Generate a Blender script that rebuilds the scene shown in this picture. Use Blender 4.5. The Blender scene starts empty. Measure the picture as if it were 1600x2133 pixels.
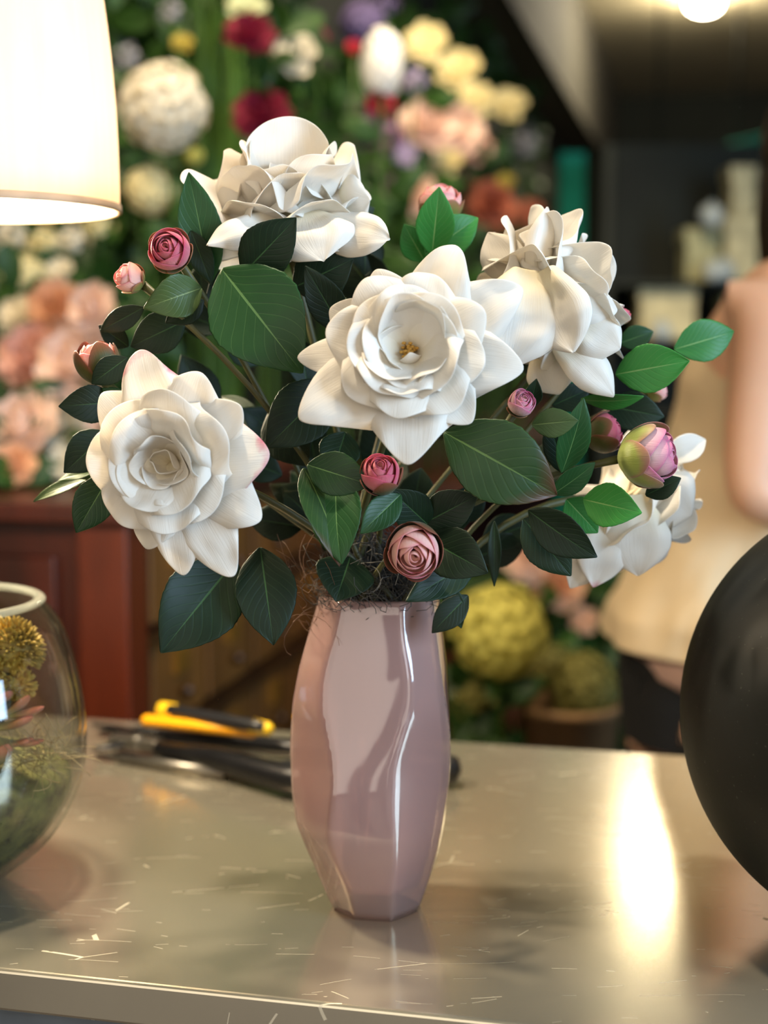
import bpy, bmesh, math, random
from math import sin, cos, pi, radians, sqrt, atan2, exp
from mathutils import Vector, Matrix, noise
V = Vector
S = bpy.context.scene
COL = S.collection
rnd = random.Random(7)

# ------------------------------------------------------------------ camera
FPX = 3000.0
CAM = V((0.0, -1.1, 0.442))
PITCH = math.atan((1066.5 - 720.0) / FPX)
cd = bpy.data.cameras.new('camera')
cam = bpy.data.objects.new('camera', cd)
COL.objects.link(cam)
cam.location = CAM
cam.rotation_euler = (pi / 2 - PITCH, 0, 0)
cd.sensor_fit = 'VERTICAL'
cd.sensor_height = 24.0
cd.lens = FPX / 2133.0 * 24.0
cd.clip_start = 0.02
cd.dof.use_dof = True
cd.dof.focus_distance = 1.02
cd.dof.aperture_fstop = 2.0
S.camera = cam
S.view_settings.view_transform = 'Standard'
S.view_settings.look = 'None'
S.view_settings.gamma = 1
S.view_settings.exposure = 0.2
S.view_settings.use_curve_mapping = False
S.cycles.use_denoising = True
S.cycles.max_bounces = 10
S.cycles.transparent_max_bounces = 16
S.cycles.caustics_reflective = False
S.cycles.sample_clamp_indirect = 6.0

# ------------------------------------------------------------------ world and lights
wd = bpy.data.worlds.new('world')
S.world = wd
wd.use_nodes = True
wd.node_tree.nodes['Background'].inputs[0].default_value = (1.0, 0.83, 0.62, 1)
wd.node_tree.nodes['Background'].inputs[1].default_value = 0.16

ANG = radians(13.0)
UX = V((cos(ANG), -sin(ANG), 0))
VX = V((sin(ANG), cos(ANG), 0))
CEIL = 2.30
FLOOR = -0.86

def R(u, v, z=0.0):
    p = UX * u + VX * v
    return V((p.x, p.y, z))

def light(kind, name, loc, power, color, aim=None, size=0.1, size_y=None, spot=60, blend=0.6):
    d = bpy.data.lights.new(name, kind)
    d.energy = power
    d.color = color
    if kind == 'AREA':
        if size_y:
            d.shape = 'RECTANGLE'; d.size_y = size_y
        else:
            d.shape = 'DISK'
        d.size = size
    else:
        d.shadow_soft_size = size
    if kind == 'SPOT':
        d.spot_size = radians(spot); d.spot_blend = blend
    o = bpy.data.objects.new(name, d)
    COL.objects.link(o)
    o.location = loc
    if aim is not None:
        o.rotation_euler = (V(aim) - V(loc)).to_track_quat('-Z', 'Y').to_euler()
    return o

WARM = (1.0, 0.72, 0.40)
WARM2 = (1.0, 0.80, 0.55)
COOL = (0.82, 0.92, 1.0)
# ceiling spots
light('SPOT', 'spot_over_bouquet', (-0.28, 0.10, 2.25), 190, (1.0, .84, .62), (0.0, 0.0, 0.4), 0.06, spot=50)
light('SPOT', 'spot_over_flower_wall', (-0.75, 0.45, 2.25), 150, WARM2, (-0.45, 1.9, 0.35), 0.08, spot=75)
light('SPOT', 'spot_over_side_flowers', (0.45, 1.2, 2.2), 190, WARM2, (0.0, 2.4, 0.9), 0.08, spot=75)
light('SPOT', 'spot_behind_counter', (0.75, 0.2, 2.25), 55, WARM2, (0.6, 1.3, 0.0), 0.08, spot=70)
# the bright window side of the shop, behind and to the right of the camera
light('AREA', 'daylight_through_window', (1.95, -1.25, 0.95), 78, (.52, .74, 1.0), (0.3, 0.0, 0.3), 1.1, 1.4)

# ------------------------------------------------------------------ helpers
def lin(c):
    return c / 12.92 if c <= 0.04045 else ((c + 0.055) / 1.055) ** 2.4

def hexc(h):
    h = h.lstrip('#')
    return tuple(lin(int(h[i:i + 2], 16) / 255.0) for i in (0, 2, 4)) + (1.0,)

def P(px, py, y):
    """World point on the plane y = const seen at photo pixel (px, py)."""
    f = V((0, cos(PITCH), -sin(PITCH))); up = V((0, sin(PITCH), cos(PITCH)))
    r = f + V((1, 0, 0)) * ((px - 800.0) / FPX) + up * ((1066.5 - py) / FPX)
    return CAM + r * ((y - CAM.y) / r.y)

def mm(px, y):
    return px * (y - CAM.y) / FPX

def PZ(px, py, z):
    """World point on the horizontal plane z = const seen at photo pixel."""
    f = V((0, cos(PITCH), -sin(PITCH))); up = V((0, sin(PITCH), cos(PITCH)))
    r = f + V((1, 0, 0)) * ((px - 800.0) / FPX) + up * ((1066.5 - py) / FPX)
    return CAM + r * ((z - CAM.z) / r.z)

ORIG = {}

def tag(o, label=None, cat=None, group=None, kind=None):
    if label: o['label'] = label
    if cat: o['category'] = cat
    if group: o['group'] = group
    if kind: o['kind'] = kind
    return o

def thing(name, loc, label, cat, group=None):
    o = bpy.data.objects.new(name, None)
    o.empty_display_size = 0.02
    COL.objects.link(o)
    o.location = loc
    ORIG[o.name] = V(loc)
    return tag(o, label, cat, group)

class G:
    """Geometry gatherer: vertices, faces, uvs in world space."""
    def __init__(s):
        s.v = []; s.f = []; s.uv = []
    def grid(s, pts, nu, nv, closed_v=False, uvs=None):
        b = len(s.v)
        s.v += pts
        s.uv += uvs if uvs else [(i / (nu - 1), j / max(1, nv - 1)) for i in range(nu) for j in range(nv)]
        for i in range(nu - 1):
            for j in range(nv if closed_v else nv - 1):
                j2 = (j + 1) % nv
                s.f.append((b + i * nv + j, b + i * nv + j2, b + (i + 1) * nv + j2, b + (i + 1) * nv + j))
    def cap(s, ring):
        s.f.append(tuple(ring))
    def box(s, c, size, rot=None):
        c = V(c)
        b = len(s.v)
        for dx in (-.5, .5):
            for dy in (-.5, .5):
                for dz in (-.5, .5):
                    q = V((dx * size[0], dy * size[1], dz * size[2]))
                    if rot is not None: q = rot @ q
                    s.v.append(c + q); s.uv.append((dx + .5, dz + .5))
        for q in ((0, 1, 3, 2), (4, 6, 7, 5), (0, 4, 5, 1), (2, 3, 7, 6), (0, 2, 6, 4), (1, 5, 7, 3)):
            s.f.append(tuple(b + k for k in q))
    def tube(s, pts, rad, n=8, cap=True):
        pts = [V(p) for p in pts]
        if not isinstance(rad, (list, tuple)): rad = [rad] * len(pts)
        b = len(s.v)
        prev = None
        for i, p in enumerate(pts):
            t = (pts[min(i + 1, len(pts) - 1)] - pts[max(i - 1, 0)]).normalized()
            if prev is None:
                a = t.orthogonal().normalized()
            else:
                a = prev - t * prev.dot(t)
                a = a.normalized() if a.length > 1e-6 else t.orthogonal().normalized()
            prev = a
            bb = t.cross(a)
            for k in range(n):
                w = 2 * pi * k / n
                s.v.append(p + (a * cos(w) + bb * sin(w)) * rad[i])
                s.uv.append((i / (len(pts) - 1), k / n))
        for i in range(len(pts) - 1):
            for k in range(n):
                k2 = (k + 1) % n
                s.f.append((b + i * n + k, b + i * n + k2, b + (i + 1) * n + k2, b + (i + 1) * n + k))
        if cap:
            s.f.append(tuple(b + k for k in reversed(range(n))))
            s.f.append(tuple(b + (len(pts) - 1) * n + k for k in range(n)))
    def lathe(s, prof, c, n=48, axis=V((0, 0, 1))):
        c = V(c)
        a = axis.orthogonal().normalized() if abs(axis.z) < .999 else V((1, 0, 0))
        bb = axis.cross(a)
        pts = []
        for r, z in prof:
            for k in range(n):
                w = 2 * pi * k / n
                pts.append(c + axis * z + (a * cos(w) + bb * sin(w)) * r)
        s.grid(pts, len(prof), n, True)
    def blob(s, c, rx, ry=None, rz=None, nu=10, nv=14, rot=None):
        ry = ry or rx; rz = rz or rx
        pts = []
        for i in range(nu):
            th = pi * (i + 0.001) / (nu - 1 + 0.002)
            for k in range(nv):
                w = 2 * pi * k / nv
                q = V((rx * sin(th) * cos(w), ry * sin(th) * sin(w), -rz * cos(th)))
                if rot is not None: q = rot @ q
                pts.append(V(c) + q)
        s.grid(pts, nu, nv, True)
    def build(s, name, mat, parent=None, smooth=True, loc=None, solid=None, sub=0, bevel=None, part_label=None):
        me = bpy.data.meshes.new(name)
        if parent is not None:
            o0 = ORIG[parent.name]
        elif loc is not None:
            o0 = V(loc)
        else:
            n = len(s.v)
            o0 = V((sum(p[0] for p in s.v) / n, sum(p[1] for p in s.v) / n, min(p[2] for p in s.v)))
        me.from_pydata([tuple(V(p) - o0) for p in s.v], [], s.f)
        uvl = me.uv_layers.new(name='UVMap')
        for l in me.loops:
            uvl.data[l.index].uv = s.uv[l.vertex_index]
        for p in me.polygons: p.use_smooth = smooth
        me.materials.append(mat)
        me.update()
        o = bpy.data.objects.new(name, me)
        COL.objects.link(o)
        if parent is not None:
            o.parent = parent
        else:
            o.location = o0
        ORIG[o.name] = o0
        if bevel:
            m = o.modifiers.new('bevel', 'BEVEL'); m.width = bevel; m.segments = 3; m.limit_method = 'ANGLE'
        if solid:
            m = o.modifiers.new('thickness', 'SOLIDIFY'); m.thickness = solid; m.offset = 0
        if sub:
            m = o.modifiers.new('smooth', 'SUBSURF'); m.levels = sub; m.render_levels = sub
        if part_label: o['label'] = part_label
        return o

def interp(tab, x):
    if x <= tab[0][0]: return tab[0][1]
    for (a, b), (c, d) in zip(tab, tab[1:]):
        if x <= c:
            t = (x - a) / (c - a)
            t = t * t * (3 - 2 * t) if False else t
            return b + (d - b) * t
    return tab[-1][1]

def sstep(a, b, x):
    t = max(0.0, min(1.0, (x - a) / (b - a)))
    return t * t * (3 - 2 * t)

def bez(a, b, c, n):
    out = []
    for i in range(n):
        t = i / (n - 1)
        out.append(a * (1 - t) ** 2 + b * 2 * t * (1 - t) + c * t * t)
    return out

# ------------------------------------------------------------------ materials
class NT:
    def __init__(s, name):
        s.m = bpy.data.materials.new(name); s.m.use_nodes = True
        s.t = s.m.node_tree; s.t.nodes.clear()
        s.out = s.n('ShaderNodeOutputMaterial')
    def n(s, typ, **kw):
        q = s.t.nodes.new(typ)
        for k, v in kw.items(): setattr(q, k, v)
        return q
    def l(s, a, b): s.t.links.new(a, b)
    def math(s, op, a, b=None, clamp=False):
        q = s.n('ShaderNodeMath', operation=op, use_clamp=clamp)
        for i, x in enumerate((a, b)):
            if x is None: continue
            if isinstance(x, (int, float)): q.inputs[i].default_value = x
            else: s.l(x, q.inputs[i])
        return q.outputs[0]
    def mix(s, fac, a, b, blend='MIX'):
        q = s.n('ShaderNodeMix', data_type='RGBA', blend_type=blend)
        for i, x in ((0, fac), (6, a), (7, b)):
            if isinstance(x, (int, float, tuple)): q.inputs[i].default_value = x
            else: s.l(x, q.inputs[i])
        return q.outputs[2]
    def noise(s, scale, detail=3, coord='Object', rough=.5, stretch=None):
        tc = s.n('ShaderNodeTexCoord')
        src = tc.outputs[coord]
        if stretch:
            mp = s.n('ShaderNodeMapping'); mp.inputs['Scale'].default_value = stretch
            s.l(src, mp.inputs[0]); src = mp.outputs[0]
        q = s.n('ShaderNodeTexNoise')
        q.inputs['Scale'].default_value = scale; q.inputs['Detail'].default_value = detail
        q.inputs['Roughness'].default_value = rough
        s.l(src, q.inputs['Vector'])
        return q.outputs['Fac']
    def ramp(s, fac, stops):
        q = s.n('ShaderNodeValToRGB')
        e = q.color_ramp.elements
        while len(e) < len(stops): e.new(.5)
        for el, (p, c) in zip(e, stops): el.position = p; el.color = c
        s.l(fac, q.inputs[0])
        return q.outputs[0]
    def bump(s, h, strength=.3, dist=.002):
        q = s.n('ShaderNodeBump'); q.inputs['Strength'].default_value = strength
        q.inputs['Distance'].default_value = dist
        s.l(h, q.inputs['Height'])
        return q.outputs[0]
    def princ(s, col, rough=.5, metal=0, normal=None, **kw):
        q = s.n('ShaderNodeBsdfPrincipled')
        if isinstance(col, tuple): q.inputs['Base Color'].default_value = col
        else: s.l(col, q.inputs['Base Color'])
        if isinstance(rough, (int, float)): q.inputs['Roughness'].default_value = rough
        else: s.l(rough, q.inputs['Roughness'])
        q.inputs['Metallic'].default_value = metal
        for k, v in kw.items():
            i = q.inputs[k.replace('_', ' ')]
            if isinstance(v, (int, float, tuple)): i.default_value = v
            else: s.l(v, i)
        if normal is not None: s.l(normal, q.inputs['Normal'])
        return q
    def even_ior(s, fr, ior):
        # the same reflectance seen from either side of a thin wall
        g = s.n('ShaderNodeNewGeometry')
        v = s.math('ADD', ior, s.math('MULTIPLY', g.outputs['Backfacing'], 1.0 / ior - ior))
        s.l(v, fr.inputs['IOR'])
    def done(s, sh):
        s.l(sh if not hasattr(sh, 'outputs') else sh.outputs[0], s.out.inputs[0])
        return s.m

def m_plain(name, col, rough=.5, metal=0, var=.25, scale=18, bump=0.0, **kw):
    t = NT(name)
    c = hexc(col) if isinstance(col, str) else col
    n = t.noise(scale)
    dark = tuple(x * (1 - var) for x in c[:3]) + (1,)
    lite = tuple(min(1, x * (1 + var)) for x in c[:3]) + (1,)
    cc = t.ramp(n, [(.3, dark), (.7, lite)])
    nm = t.bump(t.noise(scale * 6), bump, .002) if bump else None
    return t.done(t.princ(cc, rough, metal, nm, **kw))

def m_petal(name, base, edge=None, edge0=.8, edge1=1.0, trans=.3, rough=.55, veins=.25, inner=None):
    """Fabric petal: fine long veins, an optional stain towards the tip (uv x)."""
    t = NT(name)
    uv = t.n('ShaderNodeUVMap').outputs[0]
    sx = t.n('ShaderNodeSeparateXYZ'); t.l(uv, sx.inputs[0])
    c = hexc(base)
    col = t.mix(t.noise(30), c, tuple(x * .93 for x in c[:3]) + (1,))
    if inner:
        mr0 = t.n('ShaderNodeMapRange'); mr0.inputs[1].default_value = .55; mr0.inputs[2].default_value = .05
        t.l(sx.outputs[0], mr0.inputs[0])
        col = t.mix(mr0.outputs[0], col, hexc(inner))
    if edge:
        mr = t.n('ShaderNodeMapRange'); mr.inputs[1].default_value = edge0; mr.inputs[2].default_value = edge1
        wob = t.math('MULTIPLY', t.math('SUBTRACT', t.noise(60, 4), .5), .35)
        t.l(t.math('ADD', sx.outputs[0], wob), mr.inputs[0])
        col = t.mix(mr.outputs[0], col, hexc(edge))
    wv = t.n('ShaderNodeTexNoise'); wv.inputs['Scale'].default_value = 9; wv.inputs['Detail'].default_value = 4
    mp = t.n('ShaderNodeMapping'); mp.inputs['Scale'].default_value = (.35, 5, 1)
    t.l(uv, mp.inputs[0]); t.l(mp.outputs[0], wv.inputs['Vector'])
    nm = t.bump(wv.outputs['Fac'], veins, .0012)
    p = t.princ(col, rough, 0, nm, Specular_IOR_Level=.25, Sheen_Weight=.1)
    tr = t.n('ShaderNodeBsdfTranslucent'); t.l(col, tr.inputs[0]); t.l(nm, tr.inputs[1])
    mx = t.n('ShaderNodeMixShader'); mx.inputs[0].default_value = trans
    t.l(p.outputs[0], mx.inputs[1]); t.l(tr.outputs[0], mx.inputs[2])
    return t.done(mx.outputs[0])

def m_leaf(name, c0, c1, vein, rough=.42, edge=None, trans=.12):
    """Silk rose leaf: pale midrib and side veins on a two-tone green."""
    t = NT(name)
    uv = t.n('ShaderNodeUVMap').outputs[0]
    sx = t.n('ShaderNodeSeparateXYZ'); t.l(uv, sx.inputs[0])
    u, v = sx.outputs[0], sx.outputs[1]
    av = t.math('ABSOLUTE', t.math('SUBTRACT', v, .5))
    oi = t.n('ShaderNodeObjectInfo')
    col = t.mix(t.noise(45, 4), hexc(c0), hexc(c1))
    hsv = t.n('ShaderNodeHueSaturation')
    t.l(t.math('ADD', t.math('MULTIPLY', oi.outputs['Random'], .5), .75), hsv.inputs['Value'])
    t.l(col, hsv.inputs['Color'])
    col = hsv.outputs[0]
    if edge:
        mr = t.n('ShaderNodeMapRange'); mr.inputs[1].default_value = .62; mr.inputs[2].default_value = .98
        t.l(t.math('ADD', t.math('ADD', u, t.math('MULTIPLY', av, .35)), t.math('MULTIPLY', t.noise(40), .3)), mr.inputs[0])
        mr.inputs[1].default_value = .95; mr.inputs[2].default_value = 1.25
        col = t.mix(mr.outputs[0], col, hexc(edge))
    ph = t.math('MULTIPLY', t.math('SUBTRACT', u, t.math('MULTIPLY', av, .75)), 9.0)
    ph = t.math('ADD', ph, t.math('MULTIPLY', t.noise(25, 2), .6))
    fr = t.math('ABSOLUTE', t.math('SUBTRACT', t.math('FRACT', ph), .5))
    side = t.math('LESS_THAN', fr, .028)
    sideb = t.n('ShaderNodeMapRange'); sideb.inputs[1].default_value = .16; sideb.inputs[2].default_value = .0
    t.l(fr, sideb.inputs[0])
    mid = t.math('LESS_THAN', av, t.math('MULTIPLY', t.math('SUBTRACT', 1.1, u), .018))
    midb = t.n('ShaderNodeMapRange'); midb.inputs[1].default_value = .06; midb.inputs[2].default_value = 0
    t.l(av, midb.inputs[0])
    mask = t.math('MAXIMUM', t.math('MULTIPLY', side, .16), t.math('MULTIPLY', mid, .6))
    col = t.mix(mask, col, hexc(vein))
    h = t.math('ADD', t.math('MULTIPLY', sideb.outputs[0], -.5), t.math('MULTIPLY', midb.outputs[0], -1.0))
    h = t.math('ADD', h, t.math('MULTIPLY', t.noise(120, 3), .5))
    nm = t.bump(h, .22, .001)
    geo = t.n('ShaderNodeNewGeometry')
    c = hexc(c1)
    col = t.mix(t.math('MULTIPLY', geo.outputs['Backfacing'], .35), col, tuple(min(1, x * 1.6 + .02) for x in c[:3]) + (1,))
    p = t.princ(col, rough, 0, nm, Specular_IOR_Level=.3)
    tr = t.n('ShaderNodeBsdfTranslucent'); t.l(col, tr.inputs[0])
    mx = t.n('ShaderNodeMixShader'); mx.inputs[0].default_value = trans
    t.l(p.outputs[0], mx.inputs[1]); t.l(tr.outputs[0], mx.inputs[2])
    return t.done(mx.outputs[0])

def m_emit(name, col, strength):
    t = NT(name)
    e = t.n('ShaderNodeEmission'); e.inputs[0].default_value = hexc(col); e.inputs[1].default_value = strength
    return t.done(e)

def m_glass(name, col=(1, 1, 1, 1), rough=0.0, ior=1.45):
    t = NT(name)
    tr = t.n('ShaderNodeBsdfTransparent'); tr.inputs[0].default_value = col
    gs = t.n('ShaderNodeBsdfGlossy'); gs.inputs['Roughness'].default_value = rough
    fr = t.n('ShaderNodeFresnel'); t.even_ior(fr, ior)
    mx = t.n('ShaderNodeMixShader')
    t.l(fr.outputs[0], mx.inputs[0]); t.l(tr.outputs[0], mx.inputs[1]); t.l(gs.outputs[0], mx.inputs[2])
    return t.done(mx.outputs[0])

def m_metal_counter():
    t = NT('brushed steel counter')
    br = t.noise(9, 6, 'Object', .6, (.6, 9, 1))
    blot = t.noise(5, 4)
    col = t.mix(blot, hexc('#c2b8a2'), hexc('#d8ceb6'))
    # thin scratches: stretched voronoi-like noise thresholds at several angles
    scr = None
    for k, (rot, sc, lx) in enumerate(((.25, 9, .16), (1.2, 11, .2), (2.2, 8, .15), (2.9, 12, .2), (.8, 7, .18))):
        tc = t.n('ShaderNodeTexCoord')
        wob = t.n('ShaderNodeTexNoise'); wob.inputs['Scale'].default_value = 4; wob.inputs['Detail'].default_value = 1
        t.l(tc.outputs['Object'], wob.inputs['Vector'])
        ad = t.n('ShaderNodeVectorMath', operation='MULTIPLY_ADD'); ad.inputs[1].default_value = (.12, .12, 0)
        t.l(wob.outputs['Color'], ad.inputs[0]); t.l(tc.outputs['Object'], ad.inputs[2])
        mp = t.n('ShaderNodeMapping'); mp.inputs['Rotation'].default_value = (0, 0, rot)
        mp.inputs['Scale'].default_value = (sc * lx, sc, 1); mp.inputs['Location'].default_value = (k * 3.7, k * 1.3, 0)
        t.l(ad.outputs[0], mp.inputs[0])
        w = t.n('ShaderNodeTexVoronoi', feature='DISTANCE_TO_EDGE'); w.inputs['Scale'].default_value = 1.6
        t.l(mp.outputs[0], w.inputs['Vector'])
        m = t.math('LESS_THAN', w.outputs['Distance'], .0022)
        q = t.math('GREATER_THAN', t.noise(14 + 4 * k, 3), .585)
        m = t.math('MULTIPLY', m, q)
        scr = m if scr is None else t.math('MAXIMUM', scr, m)
    col = t.mix(t.math('MULTIPLY', scr, .5), col, hexc('#f6eed6'))
    rr = t.n('ShaderNodeMapRange'); rr.inputs[3].default_value = .13; rr.inputs[4].default_value = .24
    t.l(t.math('ADD', t.math('MULTIPLY', br, .6), t.math('MULTIPLY', blot, .4)), rr.inputs[0])
    rgh = t.math('ADD', rr.outputs[0], t.math('MULTIPLY', scr, .3))
    nm = t.bump(br, .02, .001)
    return t.done(t.princ(col, rgh, .80, nm))

def m_wood(name, a, b, rough=.4, stretch=(1, 1, .12), scale=14):
    t = NT(name)
    n = t.noise(scale, 6, 'Object', .6, stretch)
    col = t.ramp(n, [(.3, hexc(a)), (.7, hexc(b))])
    return t.done(t.princ(col, rough, 0, t.bump(n, .15, .002)))

M = {}
M['white'] = m_petal('white silk petal', '#f7f1e6', trans=.32, inner='#f2e6c6')
M['white_tip'] = m_petal('white silk petal with pink tip', '#f7f1e6', '#d8607c', .93, 1.06, trans=.3, inner='#f2e6c6')
M['bud'] = m_petal('pink rosebud petal', '#fdcbbd', '#e0607f', .88, 1.12, trans=.25, veins=.4)
M['bud_deep'] = m_petal('deep pink rosebud petal', '#f2a0a2', '#cc4468', .66, 1.1, trans=.25, veins=.4)
M['bud_pale'] = m_petal('pale pink rosebud petal', '#f6d3d0', '#cf4f86', .7, 1.1, trans=.2, veins=.4)
M['sepal'] = m_petal('olive bud sepal', '#7d8340', '#a0624a', .75, 1.05, trans=.1, rough=.4, veins=.3)
M['sepal_dark'] = m_petal('dark olive bud sepal', '#4f4f22', '#8c4a38', .7, 1.05, trans=.1, rough=.4, veins=.3)
M['sepal_light'] = m_petal('fresh green bud sepal', '#98a352', '#b26a6e', .78, 1.06, trans=.1, rough=.35, veins=.3)
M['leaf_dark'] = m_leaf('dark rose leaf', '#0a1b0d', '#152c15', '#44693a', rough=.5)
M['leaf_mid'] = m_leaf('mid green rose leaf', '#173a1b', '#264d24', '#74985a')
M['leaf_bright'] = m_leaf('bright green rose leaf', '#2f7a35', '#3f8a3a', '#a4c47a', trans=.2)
M['leaf_brown'] = m_leaf('bronzed rose leaf', '#1c3418', '#2c4420', '#6f8a48', edge='#5a3a2a')
M['leaf_olive'] = m_leaf('olive rose leaf', '#39502a', '#4f6334', '#93a566')
M['stem'] = m_plain('stem green brown', '#4b4a26', .5, bump=.2)
M['stamen'] = m_plain('stamen ochre', '#b98a34', .6)

# ------------------------------------------------------------------ the setting
M['counter'] = m_metal_counter()
M['ceiling'] = m_plain('ceiling plaster', '#a39a80', .8, scale=3, var=.1)
M['beam'] = m_plain('bulkhead paint', '#5c5442', .55, scale=3, var=.15)
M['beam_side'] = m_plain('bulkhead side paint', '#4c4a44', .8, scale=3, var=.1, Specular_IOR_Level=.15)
M['wall_dark'] = m_plain('dark green wall paint', '#1a1f16', .8, scale=4)
M['floor'] = m_wood('dark floor boards', '#2a1d12', '#4a3520', .35)
M['teal'] = m_plain('teal paint', '#1a7466', .9, scale=5, Specular_IOR_Level=.1)

def structure(g, name, mat, **kw):
    o = g.build(name, mat, smooth=False, **kw)
    o['kind'] = 'structure'
    return o

def rbox(g, u0, u1, v0, v1, z0, z1):
    rot = Matrix.Rotation(-ANG, 3, 'Z')
    c = R((u0 + u1) / 2, (v0 + v1) / 2, (z0 + z1) / 2)
    g.box(c, (abs(u1 - u0), abs(v1 - v0), abs(z1 - z0)), rot)

g = G(); rbox(g, -2.6, 3.2, -4.2, 10.2, FLOOR - .05, FLOOR); structure(g, 'floor', M['floor'])
g = G(); rbox(g, -2.6, 3.2, -4.2, 10.2, CEIL, CEIL + .05); structure(g, 'ceiling', M['ceiling'])
g = G(); rbox(g, -2.6, -.75, 2.02, 2.08, FLOOR, CEIL); structure(g, 'wall_back', M['wall_dark'])
g = G(); rbox(g, -.81, -.75, 2.08, 10.1, FLOOR, CEIL); structure(g, 'wall_left', M['wall_dark'])
g = G(); rbox(g, -.75, 3.2, 10.1, 10.16, FLOOR, CEIL); structure(g, 'wall_far', M['wall_dark'])

# the shop front behind the camera: a wall with a wide bright window
WV = -2.75
g = G()
rbox(g, -2.6, -1.7, WV - .1, WV, FLOOR, CEIL); rbox(g, 2.3, 3.2, WV - .1, WV, FLOOR, CEIL)
rbox(g, -1.7, 2.3, WV - .1, WV, FLOOR, FLOOR + .04); rbox(g, -1.7, 2.3, WV - .1, WV, 1.95, CEIL)
structure(g, 'wall_front', M['ceiling'])
g = G()
for u in (-1.7, .9, 2.3): rbox(g, u - .035, u + .035, WV - .06, WV + .02, FLOOR + .04, 1.95)
for z in (FLOOR + .06, 1.95): rbox(g, -1.7, 2.3, WV - .06, WV + .02, z - .035, z + .035)
structure(g, 'window_1', M['floor'])
g = G(); rbox(g, -1.7, 2.3, WV - .03, WV - .02, FLOOR + .04, 1.95)
o = g.build('pane', m_emit('daylit window glass', '#fff3e2', 1.7), bpy.data.objects['window_1'], smooth=False)

# beam (bulkhead) running into the depth under the ceiling: lower edge seen from (1060,0) to (1340,330)
ba = P(1055, 0, 4.35); bb_ = V((ba.x, ba.y, 0))
zb = ba.z
bu = bb_.dot(UX)
g = G(); rbox(g, -.75, bu, 2.2, 10.0, zb, CEIL)
o = structure(g, 'trim_1', M['beam'])
g = G(); rbox(g, bu, bu + .02, 2.2, 10.0, zb - .01, CEIL)
structure(g, 'trim_2', M['beam_side'])

# ------------------------------------------------------------------ counter
ctr = thing('counter', R(0, .15, FLOOR), 'long shop counter with a scratched brushed steel top holding the vase', 'counter')
g = G(); rbox(g, -1.5, 1.5, -.175, .486, -.032, 0)
g.build('worktop', M['counter'], ctr, smooth=False, bevel=.003)
g = G(); rbox(g, -1.48, 1.48, -.155, .466, FLOOR, -.032)
g.build('base', m_plain('counter base grey blue', '#5b636b', .5), ctr, smooth=False)

# ------------------------------------------------------------------ the vase
def m_vase():
    t = NT('opal pink glass')
    col = t.mix(t.noise(9, 3, 'Object', .5, (1, 1, .35)), hexc('#d9aea6'), hexc('#e4c4bb'))
    nm = t.bump(t.noise(16, 2, 'Object', .5, (1, 1, .3)), .25, .004)
    p = t.princ(col, .10, 0, nm, Coat_Weight=.8, Coat_Roughness=.03, IOR=1.5, Specular_IOR_Level=.6)
    tr = t.n('ShaderNodeBsdfTranslucent'); t.l(col, tr.inputs[0])
    m1 = t.n('ShaderNodeMixShader'); m1.inputs[0].default_value = .35
    t.l(p.outputs[0], m1.inputs[1]); t.l(tr.outputs[0], m1.inputs[2])
    gl = t.n('ShaderNodeBsdfTransparent'); gl.inputs['Color'].default_value = (.95, .86, .85, 1)
    m2 = t.n('ShaderNodeMixShader'); m2.inputs[0].default_value = .5
    t.l(m1.outputs[0], m2.inputs[1]); t.l(gl.outputs[0], m2.inputs[2])
    gs = t.n('ShaderNodeBsdfGlossy'); gs.inputs['Roughness'].default_value = .04
    fr = t.n('ShaderNodeFresnel'); t.even_ior(fr, 1.7)
    t.l(nm, gs.inputs['Normal']); t.l(nm, fr.inputs['Normal'])
    m3 = t.n('ShaderNodeMixShader')
    t.l(fr.outputs[0], m3.inputs[0]); t.l(m2.outputs[0], m3.inputs[1]); t.l(gs.outputs[0], m3.inputs[2])
    return t.done(m3.outputs[0])

VPROF = [(1240, 663, 917), (1320, 640, 925), (1390, 621, 935), (1460, 608, 940), (1550, 601, 941), (1640, 602, 941),
         (1730, 611, 936), (1790, 632, 926), (1850, 657, 906), (1900, 679, 888), (1926, 692, 876)]
VANG = [a for a in (14, 62, 110, 158, 195, 236, 291, 334)]

def vase_ring(py, z, off, n=96):
    tab = VPROF
    for (a, b), (c, d) in zip(tab, tab[1:]) if False else ():
        pass
    xl = interp([(q[0], q[1]) for q in tab], py); xr = interp([(q[0], q[2]) for q in tab], py)
    s = mm(1, 0)
    cx = ((xl + xr) / 2 - 800) * s; rx = (xr - xl) / 2 * s
    tw = 7 * sin(z * 21) + 4 * sin(z * 55 + 1)
    ang = [radians(a + tw * (1 if k % 2 else -.6)) for k, a in enumerate(VANG)]
    rr = [1 + .035 * sin(k * 2.3 + z * 30) for k in range(8)]
    pts = []
    for i in range(n):
        w = 2 * pi * i / n
        for k in range(8):
            a0 = ang[k]; a1 = ang[(k + 1) % 8]; r0 = rr[k]; r1 = rr[(k + 1) % 8]
            if a1 < a0: a1 += 2 * pi
            ww = w
            while ww < a0: ww += 2 * pi
            if ww <= a1:
                p0 = V((cos(a0) * r0, sin(a0) * r0)); p1 = V((cos(a1) * r1, sin(a1) * r1))
                d = V((cos(ww), sin(ww)))
                e = p1 - p0
                den = d.x * e.y - d.y * e.x
                rad = (p0.x * e.y - p0.y * e.x) / den
                break
        rad = rad * .80 + .97 * .20
        pts.append((rad * cos(w), rad * sin(w)))
    mx = max(p[0] for p in pts); mn = min(p[0] for p in pts)
    k = 2 / (mx - mn); o = (mx + mn) / 2
    return [V((cx + (p[0] - o) * k * (rx - off), p[1] * k * (rx - off) * .95, z)) for p in pts]

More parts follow.
